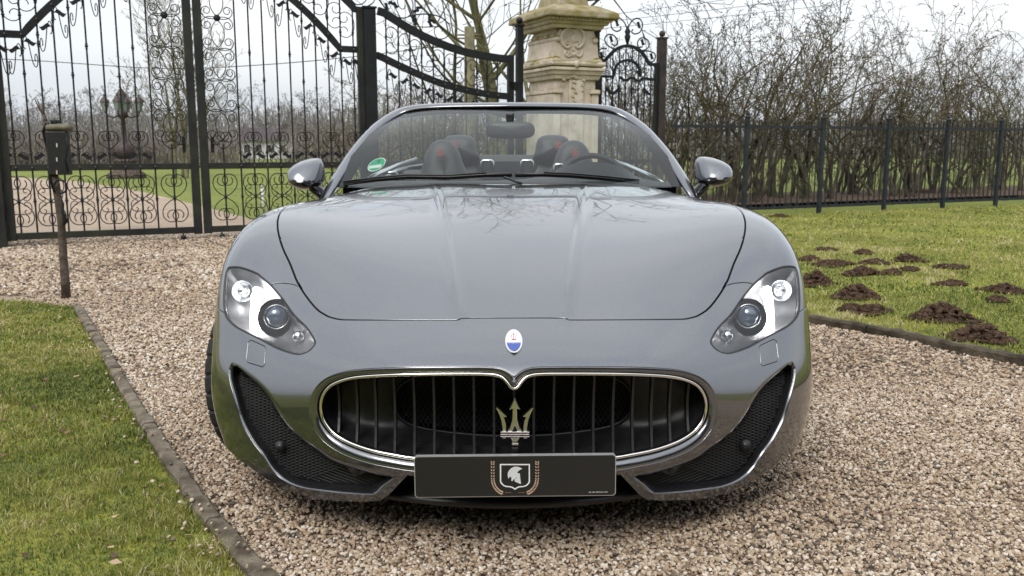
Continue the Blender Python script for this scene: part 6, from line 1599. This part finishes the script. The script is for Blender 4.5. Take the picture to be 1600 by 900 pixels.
def shiftpx(pl, dx, sc=1.0): return [(803-3-(x-803+3)*1+dx, y) for x, y in pl]
fb = [(634, 300), (648, 283), (664, 286), (690, 284), (718, 285), (736, 282), (748, 300), (750, 380), (632, 380)]
xs_ = -c_at(690, 240, 2.8).x
seat(fl, fb, 2.82, .075, (688, 238, 8.0), -xs_, True)
mr_ = lambda pl: [(1588-x, y+1) for x, y in pl]
seat(mr_(fl), mr_(fb), 2.82, .075, (899, 239, 8.0), c_at(899, 240, 2.8).x, True)
rl = [(694, 252), (691, 236), (692, 220), (700, 212.5), (716, 210.5), (733, 212), (742, 219), (745, 234), (747, 249), (722, 255)]
rb = [(668, 290), (690, 256), (720, 248), (746, 250), (758, 262), (766, 278), (770, 340), (668, 340)]
seat(rl, rb, 3.52, .085, (711, 226, 7.5), -.32, False); mr2 = lambda pl: [(1582-x, y) for x, y in pl]; seat(mr2(rl), mr2(rb), 3.52, .085, (873, 226, 7.0), .32, False)
b = MB(); q0, q1 = c_at(742, 242, 3.55), c_at(842, 290, 3.55); b.box((q0.x, 3.50, .6), (q1.x, 3.68, q0.z)); b.build('rear_bench', M['leather'], car, bevel=.04)
MB().box((-.70, 3.60, .5), (.70, 3.78, .955)).build('rear_bulkhead', M['leather'], car, bevel=.03)
def guide(px0, px1, y0, y1, d):
    L_ = [(px0, y1), (px0, y0+2), (px0+2, y0), (px1-2, y0), (px1, y0+2), (px1, y1)]
    MB().tube([c_at(x, y, d) for x, y in L_], .0085, 6).build('belt_guide', M['satin'], car)
guide(753, 770, 251, 268, 2.86); guide(815, 832, 251, 268, 2.86); guide(598, 620, 269.5, 279, 2.55); guide(867, 880, 257, 279, 2.76)
MB().tube([c_at(*p) for p in ((560, 287, 2.0), (590, 272, 2.15), (620, 259, 2.45), (650, 249, 2.9))], .012, 8).build('door_capping', M['satin'], car); MB().tube([c_at(*p) for p in ((1040, 287, 2.0), (1010, 272, 2.15), (980, 259, 2.45), (950, 249, 2.9))], .012, 8).build('door_capping', M['satin'], car)
# inner mirror
rm = empty('inner_mirror'); rm.parent = car
pillow('shell', [(758, 203), (760, 195), (768, 190.5), (796, 189.5), (826, 191), (834, 196), (836, 204), (833, 212), (822, 216), (796, 217), (770, 215.5), (761, 211)], 2.16, .03, M['trim'], rm)
q = c_at(797, 186, 2.2); MB().box((q.x-.02, 2.15, q.z-.015), (q.x+.02, 2.26, q.z+.03)).build('foot', M['trim'], rm, bevel=.01)
# door mirrors
def door_mirror(pl, sd):
    root = empty('door_mirror'); root.parent = car
    P = []; q = [c_at(x, y, 1.86) for x, y in cr(pl+[pl[0]], 4)[:-1]]; cx = sum(p.x for p in q)/len(q); cz = sum(p.z for p in q)/len(q)
    for k in range(11):
        a = math.pi/2*k/10; s = max(.001, math.sin(a))**.55; P.append([(cx+(p.x-cx)*s + sd*.02*(1-s), 1.92-.12*math.cos(a)+(p.z-cz)*s*.75*math.cos(a*.8), cz+(p.z-cz)*s+.006*(1-s)) for p in q+[q[0]]])
    P.append([(cx+(p[0]-cx)*.93, 1.955, cz+(p[2]-cz)*.93) for p in P[-1]]); P.append([(cx, 1.95, cz)]*len(P[0]))
    up, lo = MB(), MB(); zl = lambda x: cz-.034-.06*sd*0
    n = len(P[0])
    for i in range(len(P)-1):
        for j in range(n-1):
            f = [P[i][j], P[i][j+1], P[i+1][j+1], P[i+1][j]]; zc = sum(p[2] for p in f)/4
            (up if zc > cz-.037 else lo).add(f, [(0, 1, 2, 3)], True)
    for mb, nm, m in ((up, 'cap', M['paint']), (lo, 'lower_shell', M['gloss_black'])):
        o = mb.build(nm, m, root, fix=False); bm = bmesh.new(); bm.from_mesh(o.data); bmesh.ops.remove_doubles(bm, verts=bm.verts, dist=1e-5); bmesh.ops.recalc_face_normals(bm, faces=bm.faces); bm.to_mesh(o.data); bm.free()
    inn = [p for p in pl]; xi = max(pl, key=lambda p: p[0]*-sd) 
    a, c = (c_at(490, 292, 1.88), c_at(514, 304, 1.90)) if sd < 0 else (c_at(1100, 290, 1.88), c_at(1080, 302, 1.90))
    MB().tube([a+Vector((0, .0, .02)), a, (a+c)/2+Vector((0, 0, -.012)), c+Vector((0, .02, -.01))], [.030, .034, .030, .04], 10, flat=(.7, 1.5)).build('stalk', M['gloss_black'], root)
ml = [(447, 272), (450, 263), (460, 255.5), (475, 249.5), (489, 247.6), (497, 250), (502, 261), (503, 276), (501, 287), (493, 294), (478, 297.5), (462, 294), (451, 286)]
mrr = [(1147, 269), (1143, 259), (1132, 251.5), (1117, 246.5), (1103, 245), (1095, 247), (1090, 256), (1088, 272), (1090, 283), (1098, 289), (1114, 292.5), (1132, 289.5), (1144, 281)]
door_mirror(ml, -1); door_mirror(mrr, 1)
# tail details for other views
for sd in (1, -1):
    MB().tube([(sd*.50, 4.83, .74), (sd*.64, 4.74, .745), (sd*.76, 4.62, .735)], [.03, .04, .02], 8, flat=(1, .6)).build('tail_light', mat('tail_red', (.3, .01, .01), .1, coat=1), car)
    MB().lathe([(.04, 4.80), (.045, 4.9), (.038, 4.9), (.036, 4.82)], 16, (sd*.42, 0, .26), 'y', cap=False).build('exhaust_tip', M['chrome'], car)
